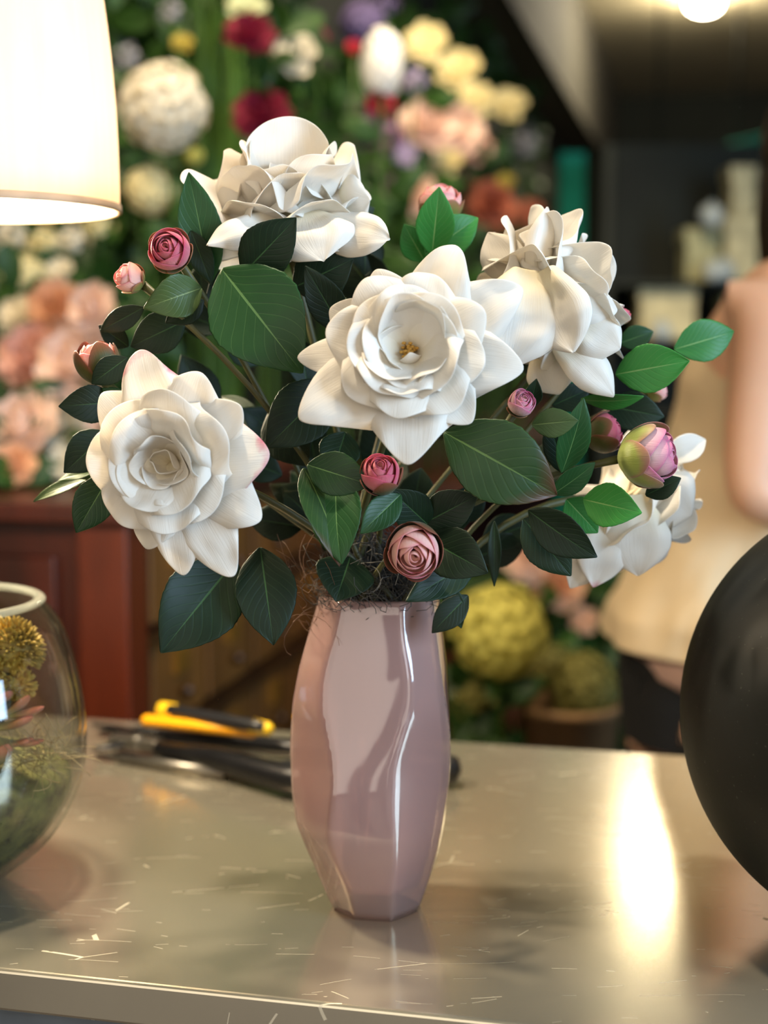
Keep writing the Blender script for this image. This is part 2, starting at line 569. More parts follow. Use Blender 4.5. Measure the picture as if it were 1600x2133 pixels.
g = G()
vz = []
zt = P(770, 1240, 0).z
NZ = 34
outer = []
for i in range(NZ):
    z = zt * i / (NZ - 1)
    py = 1926 + (1240 - 1926) * i / (NZ - 1)
    rr_ = vase_ring(py, z, 0.0)
    outer.append(rr_)
inner = []
for i in range(NZ):
    z = zt - (zt - .022) * i / (NZ - 1)
    py = 1926 + (1240 - 1926) * (z / zt)
    inner.append(vase_ring(py, z, .0065 if i else .004))
pts = []
for r in outer: pts += r
lip = [(a + b) / 2 + V((0, 0, .0025)) for a, b in zip(outer[-1], inner[0])]
pts += lip
for r in inner: pts += r
c_ = sum(inner[-1], V()) / 96
pts += [c_ + (p - c_) * .5 for p in inner[-1]]
nu = NZ * 2 + 2
g.grid(pts, nu, 96, True)
g.cap([k for k in reversed(range(96))])
g.cap([(nu - 1) * 96 + k for k in range(96)])
vase = g.build('vase', m_vase(), loc=(c_.x, 0, 0))
tag(vase, 'faceted pale pink glass vase standing on the steel counter, holding the white roses', 'vase')

# ------------------------------------------------------------------ petals, leaves, roses, buds
def frame(n):
    n = V(n).normalized()
    ref = V((1, 0, 0)) if abs(n.x) < .8 else V((0, 1, 0))
    ex = (ref - n * n.dot(ref)).normalized()
    return n, ex, n.cross(ex)

def rose_petal(parent, c, n, az, L, W, o0, o1, curl=0.0, point=.3, cup=.15, wave=.02, br=0.0, bz=0.0, seed=0,
               mat='white', roll=.0, name='petal', nu=16, nv=15, sharp=2.0, crumple=.05):
    n, ex, ey = frame(n)
    r_ = random.Random(seed * 7919 + 13)
    a = radians(az)
    er = ex * cos(a) + ey * sin(a); et = -ex * sin(a) + ey * cos(a)
    ph1, ph2 = r_.uniform(0, 6), r_.uniform(0, 6)
    tw = r_.uniform(-.28, .28)
    # fine profile along the petal
    K = 60
    prof = []
    r, z = br, bz
    for i in range(K + 1):
        u = i / K
        th = radians(o0 + (o1 - o0) * sstep(0, .9, u)) + curl * (max(0, u - .68) / .32) ** 1.4
        prof.append((r, z, th))
        r += L / K * sin(th); z += L / K * cos(th)
    def at(u):
        k = min(K - 1, int(u * K)); f = u * K - k
        return tuple(prof[k][q] * (1 - f) + prof[k + 1][q] * f for q in range(3))
    g = G(); pts = []; uvs = []
    for i in range(nu):
        for j in range(nv):
            v = -1 + 2 * j / (nv - 1)
            u = i / (nu - 1)
            u2 = u * (1 - point * abs(v) ** sharp)
            rr, zz, th = at(u2)
            hw = W / 2 * (.26 + .74 * sstep(0, .55, u)) * (1 - .16 * sstep(.75, 1, u))
            o = max(0, min(1, th / (pi / 2)))
            rc = max(rr, hw * .95) * (1 + 2.2 * o * o)
            m = -er * cos(th) + n * sin(th)
            m = (m + et * tw).normalized(); e2 = (et - m * et.dot(m)).normalized()
            aa = v * hw / rc
            p = c + er * rr + n * zz + e2 * (rc * sin(aa)) - er * (rc * (1 - cos(aa))) * (1 - .5 * o)
            p += m * (cup * hw * v * v)
            p -= m * (roll * hw * max(0, abs(v) - .45) ** 2 * 4 * u * u)
            p += m * (wave * L * u * u * (sin(3.1 * v + ph1) + .6 * sin(6.3 * v + ph2)))
            q = p * 42 + V((seed * 1.7, 0, seed * .9))
            p = p + m * ((noise.noise(q) + .5 * noise.noise(q * 2.3)) * crumple * L * (.15 + .85 * u) )
            pts.append(p); uvs.append((u, j / (nv - 1)))
    g.grid(pts, nu, nv, uvs=uvs)
    return g.build(name, M[mat], parent, solid=.0007, sub=1)

PETAL = [(0, .22), (.2, .55), (.45, .92), (.65, 1.0), (.82, .86), (.93, .55), (1, .06)]
PETALP = [(0, .3), (.25, .72), (.5, 1.0), (.68, .95), (.82, .68), (.93, .3), (1, .02)]
LEAF = [(0, .04), (.06, .3), (.18, .68), (.36, .96), (.5, 1.0), (.66, .86), (.8, .6), (.91, .3), (1, .01)]

def sheet(parent, B, T, W, name, mat, prof=PETAL, side=0.0, bulge=0.0, cup=0.1, curl=0.0, fold=0.0, wave=.02, roll=0.0,
          serr=0.0, seed=0, nu=18, nv=11, sub=1, N=None, solid=.0007, ex=0.0, crumple=0.0):
    """A petal or leaf from base B to tip T, face turned to the camera unless N or side says otherwise."""
    B, T = V(B), V(T)
    r_ = random.Random(seed * 977 + 5)
    ax = T - B; L = ax.length; ax.normalize()
    N = (CAM - (B + T) / 2) if N is None else V(N)
    N = (N - ax * N.dot(ax)).normalized()
    if side: N = Matrix.Rotation(radians(side), 3, ax) @ N
    lat = ax.cross(N)
    p1, p2 = r_.uniform(0, 6), r_.uniform(0, 6)
    g = G(); pts = []; uvs = []
    for i in range(nu):
        u = i / (nu - 1)
        cc = B + (T - B) * u + N * (bulge * L * 4 * u * (1 - u)) + lat * (ex * L * 4 * u * (1 - u))
        cc -= N * (curl * L * (max(0, u - .55) / .45) ** 2)
        hw = W / 2 * interp(prof, u)
        for j in range(nv):
            v = -1 + 2 * j / (nv - 1)
            h2 = hw
            if serr and abs(v) > .9: h2 = hw * (1 + serr * (1 if i % 2 else -1))
            p = cc + lat * (v * h2) + N * (cup * hw * v * v + fold * hw * abs(v))
            p -= N * (roll * hw * max(0, abs(v) - .5) ** 2 * 4)
            p += N * (wave * L * (sin(4 * u + 3 * v + p1) * abs(v) + .5 * sin(9 * u + p2) * v * v))
            if crumple:
                q = p * 42 + V((seed * 1.7, 0, seed * .9))
                p = p + N * ((noise.noise(q) + .5 * noise.noise(q * 2.3)) * crumple * L)
            pts.append(p); uvs.append((u, j / (nv - 1)))
    g.grid(pts, nu, nv, uvs=uvs)
    return g.build(name, M[mat], parent, solid=solid, sub=sub)

MOUTH = P(790, 1262, 0.0)
def stem_root(k):
    return V((-.012 + .018 * cos(k * 2.4), .018 * sin(k * 2.4), .024))

def stem_curve(k, end, direction):
    root = stem_root(k)
    m = V((MOUTH.x + .035 * cos(k * 2.4 + .5), .03 * sin(k * 2.4 + .5), MOUTH.z))
    low = [root.lerp(m, t) for t in (0, .35, .7)]
    a = m; d = end - direction * (end - m).length * .35
    top = []
    for i in range(10):
        t = i / 9
        top.append(a * (1 - t) ** 2 + (m + V((0, 0, (end - m).length * .25))).lerp(d, .5) * 2 * t * (1 - t) + end * t * t)
    return low + top

NLEAF = [0]
def leaf(parent, b, t, w, mat='leaf_dark', side=0, bulge=.04, curl=.05, fold=.12, cup=.0, seed=None, stalk=True, ex=0.0, wave=.015):
    """b, t: (px, py, y) of the leaf's base and tip, w: its width in photo pixels."""
    NLEAF[0] += 1
    seed = seed if seed is not None else NLEAF[0]
    B, T = P(*b), P(*t)
    W = mm(w, (b[2] + t[2]) / 2)
    return sheet(parent, B, T, W, 'leaf', mat, LEAF, side, bulge, cup, curl, fold, wave, 0, .022, seed, 31, 9, 1, ex=ex)

KROOT = [0]
def stem_thing(name, label, cat, group=None):
    KROOT[0] += 1
    k = KROOT[0]
    r = thing(name, stem_root(k), label, cat, group)
    return r, k

def rose(label, c, n, rings, scale, manual=(), stamen=False, stem=True):
    root, k = stem_thing('rose', label, 'rose', 'white roses in the vase')
    C = P(*c)
    n = V(n).normalized()
    s = mm(1, c[2])
    sd = k * 100
    for ring in rings:
        for q in ring['az']:
            sd += 1
            r_ = random.Random(sd)
            az, L = (q if isinstance(q, tuple) else (q, ring['L']))[:2]
            W = q[2] if isinstance(q, tuple) and len(q) > 2 else ring['W']
            j = ring.get('j', 1)
            rose_petal(root, C, n, az + r_.uniform(-5, 5) * j, L * s * (1 + r_.uniform(-.04, .04) * j), W * s,
                       ring['o'][0], ring['o'][1] + r_.uniform(-7, 7) * j, ring.get('curl', 0) + r_.uniform(-.15, .15) * j,
                       ring.get('point', .3), ring.get('cup', .12), ring.get('wave', .02), ring.get('br', 0) * s,
                       ring.get('bz', 0) * s, sd, ring.get('mat', 'white') if not (isinstance(q, tuple) and len(q) > 3) else q[3],
                       ring.get('roll', 0), sharp=ring.get('sharp', 2.0), crumple=ring.get('crumple', .05))
    for q in manual:
        b, t, w = q[0], q[1], q[2]
        kw = dict(q[3]) if len(q) > 3 else {}
        mat = kw.pop('mat', 'white')
        kw.setdefault('prof', PETALP); kw.setdefault('crumple', .05)
        sd += 1
        sheet(root, P(*b), P(*t), mm(w, (b[2] + t[2]) / 2), 'petal', mat, seed=sd, **kw)
    if stamen:
        g = G()
        nn, ex, ey = frame(n)
        base = C + n * (stamen * s)
        for i in range(34):
            a = rnd.uniform(0, 2 * pi); rr = rnd.uniform(2, 26) * s
            d = (nn + (ex * cos(a) + ey * sin(a)) * rr * 22).normalized()
            p = base + (ex * cos(a) + ey * sin(a)) * rr * .5
            tip = p + d * rnd.uniform(22, 34) * s
            g.tube([p, (p + tip) / 2 + ex * .0005, tip], .00045, 4)
            g.blob(tip, .0016, .0012, .0011, 5, 6)
        g.build('stamen', M['stamen'], root)
    if stem:
        g = G()
        pts = stem_curve(k, C - n * (6 * s), n)
        g.tube(pts, [.0028] * (len(pts) - 2) + [.003, .004], 8)
        g.build('stem', M['stem'], root)
    return root

def cup_patch(parent, c, n, Rr, az, haz, phi0, lip, zoff, seed, mat, name, stretch=1.1, point=.25, nu=12, nv=11, wav=.03, flare=0.0):
    n, ex, ey = frame(n)
    r_ = random.Random(seed)
    p1 = r_.uniform(0, 6)
    g = G(); pts = []; uvs = []
    for i in range(nu):
        u = i / (nu - 1)
        for j in range(nv):
            v = -1 + 2 * j / (nv - 1)
            u2 = u * (1 - point * v * v)
            ph = radians(phi0 + (lip - phi0) * u2)
            a = radians(az + haz * v * (.45 + .55 * sstep(0, .5, u)))
            R2 = Rr * (1 + wav * sin(3 * v + p1) * u + flare * max(0, u - .8))
            r = R2 * sin(ph); z = -R2 * stretch * cos(ph)
            pts.append(V(c) + n * (z + zoff) + (ex * cos(a) + ey * sin(a)) * r)
            uvs.append((u, j / (nv - 1)))
    g.grid(pts, nu, nv, uvs=uvs)
    return g.build(name, M[mat], parent, solid=.0006, sub=1)

def bud(label, c, r, n, mat='bud', sepal='sepal', sep_lip=95, sep_n=5, open_=0.0, layers=6, stem=True, group='pink rosebuds in the bouquet', lipadd=0):
    root, k = stem_thing('rosebud', label, 'rosebud', group)
    C = P(*c); n = V(n).normalized()
    Rr = mm(r, c[2])
    sd = k * 131
    spec = [(1.0, 118, 3, 68), (.87, 128, 3, 66), (.72, 133, 3, 64), (.56, 138, 3, 66), (.39, 142, 2, 95), (.22, 146, 2, 100)][:layers]
    for li, (q, lip, cnt, haz) in enumerate(spec):
        for m in range(cnt):
            sd += 1
            r_ = random.Random(sd)
            cup_patch(root, C, n, Rr * q * .90, m * 360 / cnt + li * 47 + r_.uniform(-12, 12), haz, 8, lip + lipadd - open_ * (1 + li * .2) + r_.uniform(-7, 7),
                      Rr * (1 - q) * (.62 + r_.uniform(-.08, .06)), sd, mat, 'petal', 1.08, .22 + r_.uniform(0, .14), wav=.045)
    for m in range(sep_n):
        sd += 1
        r_ = random.Random(sd)
        cup_patch(root, C, n, Rr * (1.0 + .035 * (m % 2)), m * 360 / sep_n + r_.uniform(-10, 10), 46, 0, sep_lip + r_.uniform(-14, 14), 0, sd, sepal, 'sepal', 1.08,
                  .45, flare=.12)
    if stem:
        g = G()
        pts = stem_curve(k, C - n * (Rr * 1.1), n)
        g.tube(pts, [.0022] * (len(pts) - 2) + [.0024, .0034], 7)
        g.build('stem', M['stem'], root)
    return root

# centre rose -------------------------------------------------------
rose_c = rose('large open white rose facing out at the centre, yellow stamens showing', (856, 745, -.105), (-.08, -1, .34), [
    dict(az=[(68, 268, 225), (30, 282, 215), (-12, 250, 205), (-52, 205, 200), (-92, 252, 245), (212, 278, 225), (182, 245, 160), (150, 205, 200), (112, 205, 200)],
         L=240, W=210, o=(66, 84), curl=.35, point=.5, sharp=1.45, cup=.02, wave=.012, j=.25, bz=-8, roll=.55),
    dict(az=[18, 72, 122, 172, 222, 258, 300, 345], L=190, W=205, o=(50, 70), curl=.55, point=.34, cup=.04, wave=.026, bz=4, roll=.5, sharp=1.7),
    dict(az=[40, 92, 140, 190, 232, 268, 312], L=162, W=190, o=(40, 54), curl=.4, point=.24, cup=.06, wave=.03, bz=12, roll=.35),
    dict(az=[10, 60, 118, 172, 225, 262, 308], L=140, W=165, o=(44, 38), curl=.4, point=.2, cup=.07, wave=.03, bz=14, roll=.2),
    dict(az=[35, 150, 200, 248, 300, 345], L=122, W=140, o=(56, 18), curl=.3, point=.18, cup=.08, wave=.03, br=14, bz=14),
    dict(az=[60, 108], L=158, W=140, o=(52, 4), curl=.1, point=.2, cup=.06, wave=.02, br=12, bz=14),
    dict(az=[275], L=72, W=62, o=(40, -22), curl=-.2, point=.5, cup=.1, wave=.02, br=14, bz=18, sharp=1.5),
    dict(az=[160, 215], L=98, W=100, o=(54, 4), curl=.1, point=.25, cup=.1, wave=.04, br=12, bz=16),
], 1, stamen=22)

# left rose ---------------------------------------------------------
rose_l = rose('open white rose at the lower left, two petals tipped with pink', (362, 962, -.10), (-.22, -1, .05), [
    dict(az=[(105, 250, 190, 'white_tip'), (68, 205, 215), (6, 226, 225, 'white_tip'), (36, 205, 190), (-30, 240, 185), (-57, 284, 165), (-82, 244, 150), (-106, 195, 190), (-140, 172, 200), (168, 182, 220), (135, 210, 180)],
         L=240, W=190, o=(70, 84), curl=.35, point=.42, sharp=1.6, cup=.02, wave=.014, j=.25, bz=-6, roll=.5),
    dict(az=[24, (84, 185, 220), 132, 180, 228, 276, 322], L=176, W=215, o=(50, 66), curl=.55, point=.32, cup=.05, wave=.035, bz=4, roll=.5, crumple=.07),
    dict(az=[(60, 165, 220), (118, 160, 210), 185, (245, 150, 200), (305, 155, 200)], L=150, W=205, o=(42, 46), curl=.6, point=.26, cup=.06, wave=.05, bz=12, roll=.4, crumple=.09, j=1.4),
    dict(az=[(20, 135, 170), (95, 140, 190), (215, 120, 170), (285, 120, 150)], L=125, W=170, o=(52, 24), curl=.6, point=.24, cup=.08, wave=.06, br=8, bz=14, roll=.3, crumple=.1, j=1.4),
    dict(az=[(100, 112, 130), (262, 90, 110), (335, 98, 110), (190, 92, 110)], L=96, W=110, o=(46, 10), curl=.5, point=.24, cup=.08, wave=.07, br=6, bz=18, crumple=.1, j=1.3),
    dict(az=[250, 70], L=70, W=80, o=(40, -6), curl=.2, point=.25, cup=.1, wave=.07, br=4, bz=18, crumple=.1),
], 1)

# top rose, seen from the side ---------------------------------------
rose_t = rose('cream white rose at the top of the bouquet, seen from the side', (598, 488, .02), (.03, -.30, .95), [
    dict(az=[(-150, 190, 220), (-105, 150, 230), (-45, 190, 220), (15, 205, 190), (170, 185, 200), (60, 180, 180), (120, 180, 180)],
         L=190, W=190, o=(84, 90), curl=.6, point=.42, sharp=1.5, cup=.03, wave=.035, j=.8, bz=0, roll=.5),
    dict(az=[(-165, 225, 250), (-118, 190, 290), (-58, 205, 280), (-8, 200, 250), (48, 215, 230), (140, 215, 240)], L=212, W=260, o=(74, 54), curl=.6, point=.36, sharp=1.5,
         cup=.03, wave=.05, bz=6, roll=.6, j=1.6, crumple=.09),
    dict(az=[(-140, 200, 260), (-85, 178, 240), (-25, 212, 240), (35, 218, 200), (150, 215, 210)], L=200, W=240, o=(56, 32), curl=.7, point=.34, cup=.04, wave=.05, bz=12, roll=.6, j=1.5, crumple=.09),
    dict(az=[(-110, 165, 210), (-40, 190, 200), (20, 205, 170), (170, 190, 190)], L=175, W=200, o=(38, 20), curl=.6, point=.3, cup=.06, wave=.05, bz=14, roll=.4, j=1.4, crumple=.08),
    dict(az=[(88, 222, 235), (122, 205, 190)], L=222, W=215, o=(32, 6), curl=.1, point=.18, cup=.06, wave=.02, bz=14),
    dict(az=[-90, 20, 150], L=130, W=130, o=(30, 5), curl=.2, point=.25, cup=.1, wave=.03, bz=16),
], 1, manual=[
    ((610, 468, .0), (808, 494, -.05), 105, dict(bulge=.07, side=-25, roll=.5, curl=.05, prof=PETAL)),
    ((620, 452, .0), (430, 512, -.055), 84, dict(bulge=.09, side=35, roll=.5)),
    ((640, 440, -.02), (672, 536, -.06), 170, dict(bulge=.12, curl=.1, roll=.4)),
    ((560, 470, .0), (448, 558, -.02), 120, dict(bulge=.1)),
    ((700, 430, .01), (770, 418, -.01), 120, dict(bulge=.1, roll=.3)),
])

# right rose, seen from behind and the side ---------------------------
rose_r = rose('white rose at the upper right, seen from its side with bluish lit petals', (1108, 640, .0), (.80, .16, .42), [
    dict(az=[-170, -125, -80, -35, 15, 60, 105, 150], L=205, W=220, o=(84, 80), curl=.6, point=.48, sharp=1.4, cup=.03, wave=.045, j=1, roll=.6, crumple=.08),
    dict(az=[-150, -92, -40, 12, 75, 130, 178], L=215, W=220, o=(64, 54), curl=.7, point=.42, sharp=1.4, cup=.03, wave=.05, bz=6, roll=.6, j=1.3, crumple=.09),
    dict(az=[-125, -65, -5, 55, 115, 170], L=208, W=200, o=(50, 34), curl=.7, point=.36, sharp=1.5, cup=.05, wave=.05, bz=10, roll=.5, j=1.3, crumple=.08),
    dict(az=[-110, -40, 30, 100, 170], L=185, W=165, o=(40, 16), curl=.5, point=.3, cup=.1, wave=.045, bz=12, roll=.3),
    dict(az=[0, 120, 240], L=150, W=120, o=(30, 5), curl=.2, point=.3, cup=.1, wave=.03, bz=14),
], 1, manual=[
    ((1110, 620, -.035), (1140, 430, -.03), 72, dict(bulge=.05, side=30, roll=.6)),
    ((1085, 600, -.02), (1016, 484, -.01), 95, dict(bulge=.06, roll=.5)),
    ((1100, 560, -.05), (1058, 762, -.075), 200, dict(bulge=.05, curl=.05, roll=.35, fold=.1)),
    ((1150, 700, -.03), (1280, 822, -.05), 92, dict(bulge=.14, curl=.05, side=-15, roll=.4)),
    ((1130, 720, -.02), (1165, 822, -.03), 110, dict(bulge=.08, roll=.3)),
    ((1130, 560, -.055), (1195, 735, -.08), 150, dict(bulge=.04, side=25, roll=.5, fold=.15)),
    ((1190, 660, -.04), (1292, 728, -.05), 120, dict(bulge=.06, side=-20, roll=.5)),
    ((1180, 620, -.04), (1286, 648, -.04), 110, dict(bulge=.06, side=-30, roll=.5)),
    ((1160, 590, -.03), (1244, 578, -.02), 60, dict(bulge=.06, side=-30, roll=.4)),
])

# lower right rose, hanging and turned away ------------------------------
rose_b = rose('white rose hanging at the lower right behind the plump pink and green bud', (1296, 1040, .05), (.40, .15, -.66), [
    dict(az=[-170, -125, -80, -35, 10, 55, 100, 145], L=172, W=205, o=(80, 82), curl=.5, point=.42, sharp=1.6, cup=.03, wave=.035, j=.7, roll=.5),
    dict(az=[-150, -100, -50, 0, 50, 100, 150], L=172, W=195, o=(60, 50), curl=.5, point=.35, cup=.05, wave=.035, bz=6, roll=.5),
    dict(az=[-120, -50, 20, 90, 160], L=155, W=160, o=(45, 26), curl=.4, point=.3, cup=.08, wave=.03, bz=10, roll=.3),
    dict(az=[0, 120, 240], L=125, W=110, o=(35, 8), curl=.2, point=.3, cup=.1, wave=.03, bz=12),
], 1, manual=[
    ((1370, 960, .02), (1470, 916, .03), 60, dict(bulge=.06, fold=.2)),
    ((1280, 1050, .02), (1236, 1224, .0), 110, dict(bulge=.08, mat='white_tip', roll=.3)),
    ((1240, 1080, .03), (1138, 1165, .01), 100, dict(bulge=.1, roll=.3)),
    ((1260, 1090, .03), (1188, 1226, .01), 90, dict(bulge=.1, roll=.3)),
    ((1330, 1010, .03), (1330, 880, .05), 80, dict(bulge=.05)),
    ((1320, 1030, .01), (1330, 1200, .0), 150, dict(bulge=.1, roll=.3)),
    ((1340, 1010, .02), (1440, 1075, .02), 150, dict(bulge=.1, roll=.3)),
])

# buds ----------------------------------------------------------------
b1 = bud('rosy pink bud at the upper left of the bouquet, the rounder of its pair', (352, 520, -.07), 47, (-.15, -1, .25), 'bud_deep', 'sepal', 88)
b2 = bud('small pink and cream bud at the far upper left, beside the rounder pink bud', (266, 577, -.06), 33, (-.85, -.55, .45), 'bud', 'sepal', 80)
b3 = bud('mostly green bud with a pink crown above the lower left rose', (203, 748, -.05), 46, (-.25, -.1, 1), 'bud', 'sepal_dark', 132, lipadd=6)
b4 = bud('pink topped green bud poking up behind leaves at the top of the bouquet', (918, 418, .06), 46, (.1, -.25, 1), 'bud', 'sepal', 100)
b5 = bud('small pale pink bud between the centre rose and the right rose', (1087, 838, -.07), 31, (.25, -.75, .5), 'bud_pale', 'sepal', 70)
b6 = bud('dark pink bud in an olive cup right under the centre rose', (794, 985, -.10), 45, (-.1, -.75, .75), 'bud_deep', 'sepal_dark', 100)
b7 = bud('pink bud hanging lowest, in front of the vase mouth', (862, 1150, -.115), 61, (.02, -1, -.22), 'bud', 'sepal_dark', 102)
b8 = bud('closed green bud with a pink edge behind the plump bud on the right', (1264, 900, -.02), 43, (.8, -.2, .35), 'bud_deep', 'sepal_dark', 122)
b9 = bud('plump pink and white bud with green sepals on a brown stem at the right', (1362, 950, -.06), 67, (.9, -.42, .12), 'bud_pale', 'sepal_light', 108, 6)
b10 = bud('tiny pink bud tip peeking out behind the right rose', (1297, 655, .0), 19, (.5, 0, 1), 'bud_deep', 'sepal', 80)
b11 = bud('pink bud tip peeking out below the bright green leaves on the right', (1372, 812, .06), 24, (1, -.1, .3), 'bud', 'sepal', 90)
b12 = bud('dull red bud peeking over the upper edge of the right rose', (1236, 606, .03), 27, (.3, 0, 1), 'bud_deep', 'sepal_dark', 100)

# leaves ----------------------------------------------------------------
D, Mi, Br, Bn, Ol = 'leaf_dark', 'leaf_mid', 'leaf_bright', 'leaf_brown', 'leaf_olive'
for args in [
    (b1, (440, 588, -.02), (393, 358, -.03), 92, Mi), (b1, (398, 480, -.03), (440, 592, -.03), 52, D),
    (b1, (420, 600, -.05), (305, 640, -.07), 92, Ol, 0, .1, .15, .25), (b1, (425, 625, -.04), (345, 672, -.05), 60, D),
    (b2, (386, 668, -.02), (272, 722, -.03), 88, D), (b2, (300, 640, -.03), (207, 690, -.03), 50, D),
    (rose_t, (505, 572, -.05), (616, 455, -.07), 112, D), (rose_t, (610, 600, -.02), (735, 540, -.03), 118, D),
    (rose_t, (470, 640, -.02), (520, 560, -.02), 70, D),
    (rose_t, (462, 560, -.06), (626, 772, -.09), 205, Mi, 0, .06, .08, .1),
    (rose_t, (715, 692, -.04), (637, 556, -.06), 80, D), (rose_t, (690, 480, .05), (782, 432, .06), 60, D),
    (b3, (268, 722, -.01), (206, 678, -.02), 48, D), (b3, (245, 838, -.04), (123, 846, -.06), 82, D), (b3, (275, 850, -.05), (212, 808, -.05), 42, Mi),
    (b3, (265, 745, -.07), (190, 800, -.07), 60, D),
    (rose_l, (226, 900, -.03), (134, 984, -.05), 88, D), (rose_l, (232, 985, -.06), (158, 1110, -.07), 88, Mi),
    (rose_l, (180, 1000, -.02), (68, 1042, -.03), 34, 'leaf_olive', 40), (rose_l, (190, 985, -.02), (120, 1000, -.03), 26, Ol, 40),
    (rose_l, (492, 1165, -.05), (336, 1358, -.09), 172, D), (rose_l, (542, 1140, -.06), (570, 1342, -.09), 132, D),
    (b6, (632, 975, -.08), (712, 1176, -.11), 108, Bn, -35, .05, .05, .1), (b6, (700, 985, -.08), (708, 1172, -.115), 118, Mi, 20),
    (b6, (640, 968, -.085), (772, 1010, -.10), 95, Mi), (b6, (835, 1030, -.09), (752, 1110, -.11), 70, Mi),
    (b7, (895, 1096, -.07), (815, 1022, -.09), 88, D), (b7, (880, 1092, -.07), (994, 1032, -.08), 92, D),
    (b7, (885, 1120, -.07), (1014, 1192, -.10), 112, D), (b7, (990, 1165, -.05), (850, 1250, -.09), 84, D),
    (b7, (975, 1240, -.05), (900, 1318, -.06), 62, D), (b7, (930, 1210, -.05), (962, 1310, -.05), 46, D),
    (b7, (1030, 1085, -.03), (1030, 1222, -.04), 30, D), (b7, (730, 1160, -.04), (700, 1250, -.07), 130, D),
    (rose_c, (690, 800, -.03), (556, 932, -.06), 132, D), (rose_c, (925, 900, -.09), (1162, 1032, -.10), 176, Bn, 0, .08, .1, .08),
    (rose_c, (560, 860, -.0), (640, 970, -.02), 110, D), (rose_c, (720, 900, -.03), (690, 990, -.05), 90, D),
    (b5, (1108, 885, -.07), (1204, 876, -.08), 64, Ol), (b5, (1105, 850, -.04), (1118, 790, -.05), 40, D),
    (b8, (1170, 985, -.06), (1218, 832, -.08), 72, Mi, 20), (b8, (1180, 990, -.05), (1140, 870, -.05), 60, D),
    (b9, (1215, 1040, -.07), (1334, 1068, -.10), 96, Br, 0, .04, .05, .1), (b9, (1345, 1032, -.05), (1418, 996, -.06), 52, D),
    (b9, (1100, 1062, -.07), (1242, 1162, -.09), 92, D, 15), (b9, (1090, 1080, -.06), (1190, 1200, -.07), 96, D),
    (b9, (1150, 1030, -.05), (1240, 965, -.06), 56, Mi, 20), (b9, (1180, 1040, -.04), (1245, 1110, -.05), 80, Br),
    (rose_r, (1282, 780, -.02), (1436, 752, -.04), 104, Br), (rose_r, (1404, 728, .02), (1532, 690, .03), 90, Br),
    (rose_r, (1290, 715, .04), (1362, 690, .04), 52, Mi), (rose_r, (1210, 832, -.02), (1340, 830, -.04), 46, Br, 40),
    (rose_r, (1260, 845, .01), (1384, 868, .0), 84, D), (rose_r, (1150, 845, .0), (1230, 810, .0), 60, D),
    (b4, (900, 530, .02), (915, 391, .0), 82, Br), (b4, (885, 530, .02), (998, 452, .03), 84, Br), (b4, (885, 545, .03), (842, 468, .02), 66, Br),
]:
    leaf(*args)
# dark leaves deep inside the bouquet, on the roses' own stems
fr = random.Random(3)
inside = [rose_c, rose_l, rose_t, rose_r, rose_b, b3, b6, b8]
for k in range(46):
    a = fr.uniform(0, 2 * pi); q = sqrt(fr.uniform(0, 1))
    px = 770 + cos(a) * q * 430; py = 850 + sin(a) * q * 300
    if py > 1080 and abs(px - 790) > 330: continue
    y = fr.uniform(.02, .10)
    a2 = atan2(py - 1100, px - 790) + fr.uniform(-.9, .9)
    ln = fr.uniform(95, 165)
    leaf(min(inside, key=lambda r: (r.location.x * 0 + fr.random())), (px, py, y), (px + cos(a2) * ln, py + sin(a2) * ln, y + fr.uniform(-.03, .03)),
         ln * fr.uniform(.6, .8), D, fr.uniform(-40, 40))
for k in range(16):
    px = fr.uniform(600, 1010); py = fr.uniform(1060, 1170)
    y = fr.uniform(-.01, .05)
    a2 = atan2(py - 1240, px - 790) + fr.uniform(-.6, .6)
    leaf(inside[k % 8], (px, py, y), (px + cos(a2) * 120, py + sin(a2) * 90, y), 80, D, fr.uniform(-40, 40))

# moss at the vase mouth -------------------------------------------------
def fibre_mass(name, mat, label, cat, seeds, count, spread, length, rad, curlam, seed, loc=None, parent=None, core=None):
    r_ = random.Random(seed)
    g = core or G()
    for i in range(count):
        c, s = seeds[i % len(seeds)]
        p = V(c) + V((r_.gauss(0, s[0]), r_.gauss(0, s[1]), r_.gauss(0, s[2])))
        d = V((r_.uniform(-1, 1), r_.uniform(-1, 1), r_.uniform(-.6, .6))).normalized()
        pts = [p]
        n = 7
        axx = d.orthogonal().normalized()
        for k in range(n):
            d = (Matrix.Rotation(r_.uniform(.1, curlam), 3, axx) @ d).normalized()
            axx = (axx + V((r_.uniform(-.4, .4), r_.uniform(-.4, .4), r_.uniform(-.4, .4)))).normalized()
            p = p + d * (length / n) * r_.uniform(.7, 1.3)
            if core is not None and p.z < MOUTH.z + .004:
                w_ = V((p.x - MOUTH.x, p.y, 0)); lim = .037 + max(0, MOUTH.z - p.z) * .12
                if w_.length > lim:
                    w_ = w_ * (lim / w_.length); p = V((MOUTH.x + w_.x, w_.y, p.z))
            pts.append(p)
        g.tube(pts, rad, 3, False)
    o = g.build(name, mat, parent, loc=loc)
    o['kind'] = 'stuff'
    if parent is None: tag(o, label, cat)
    return o

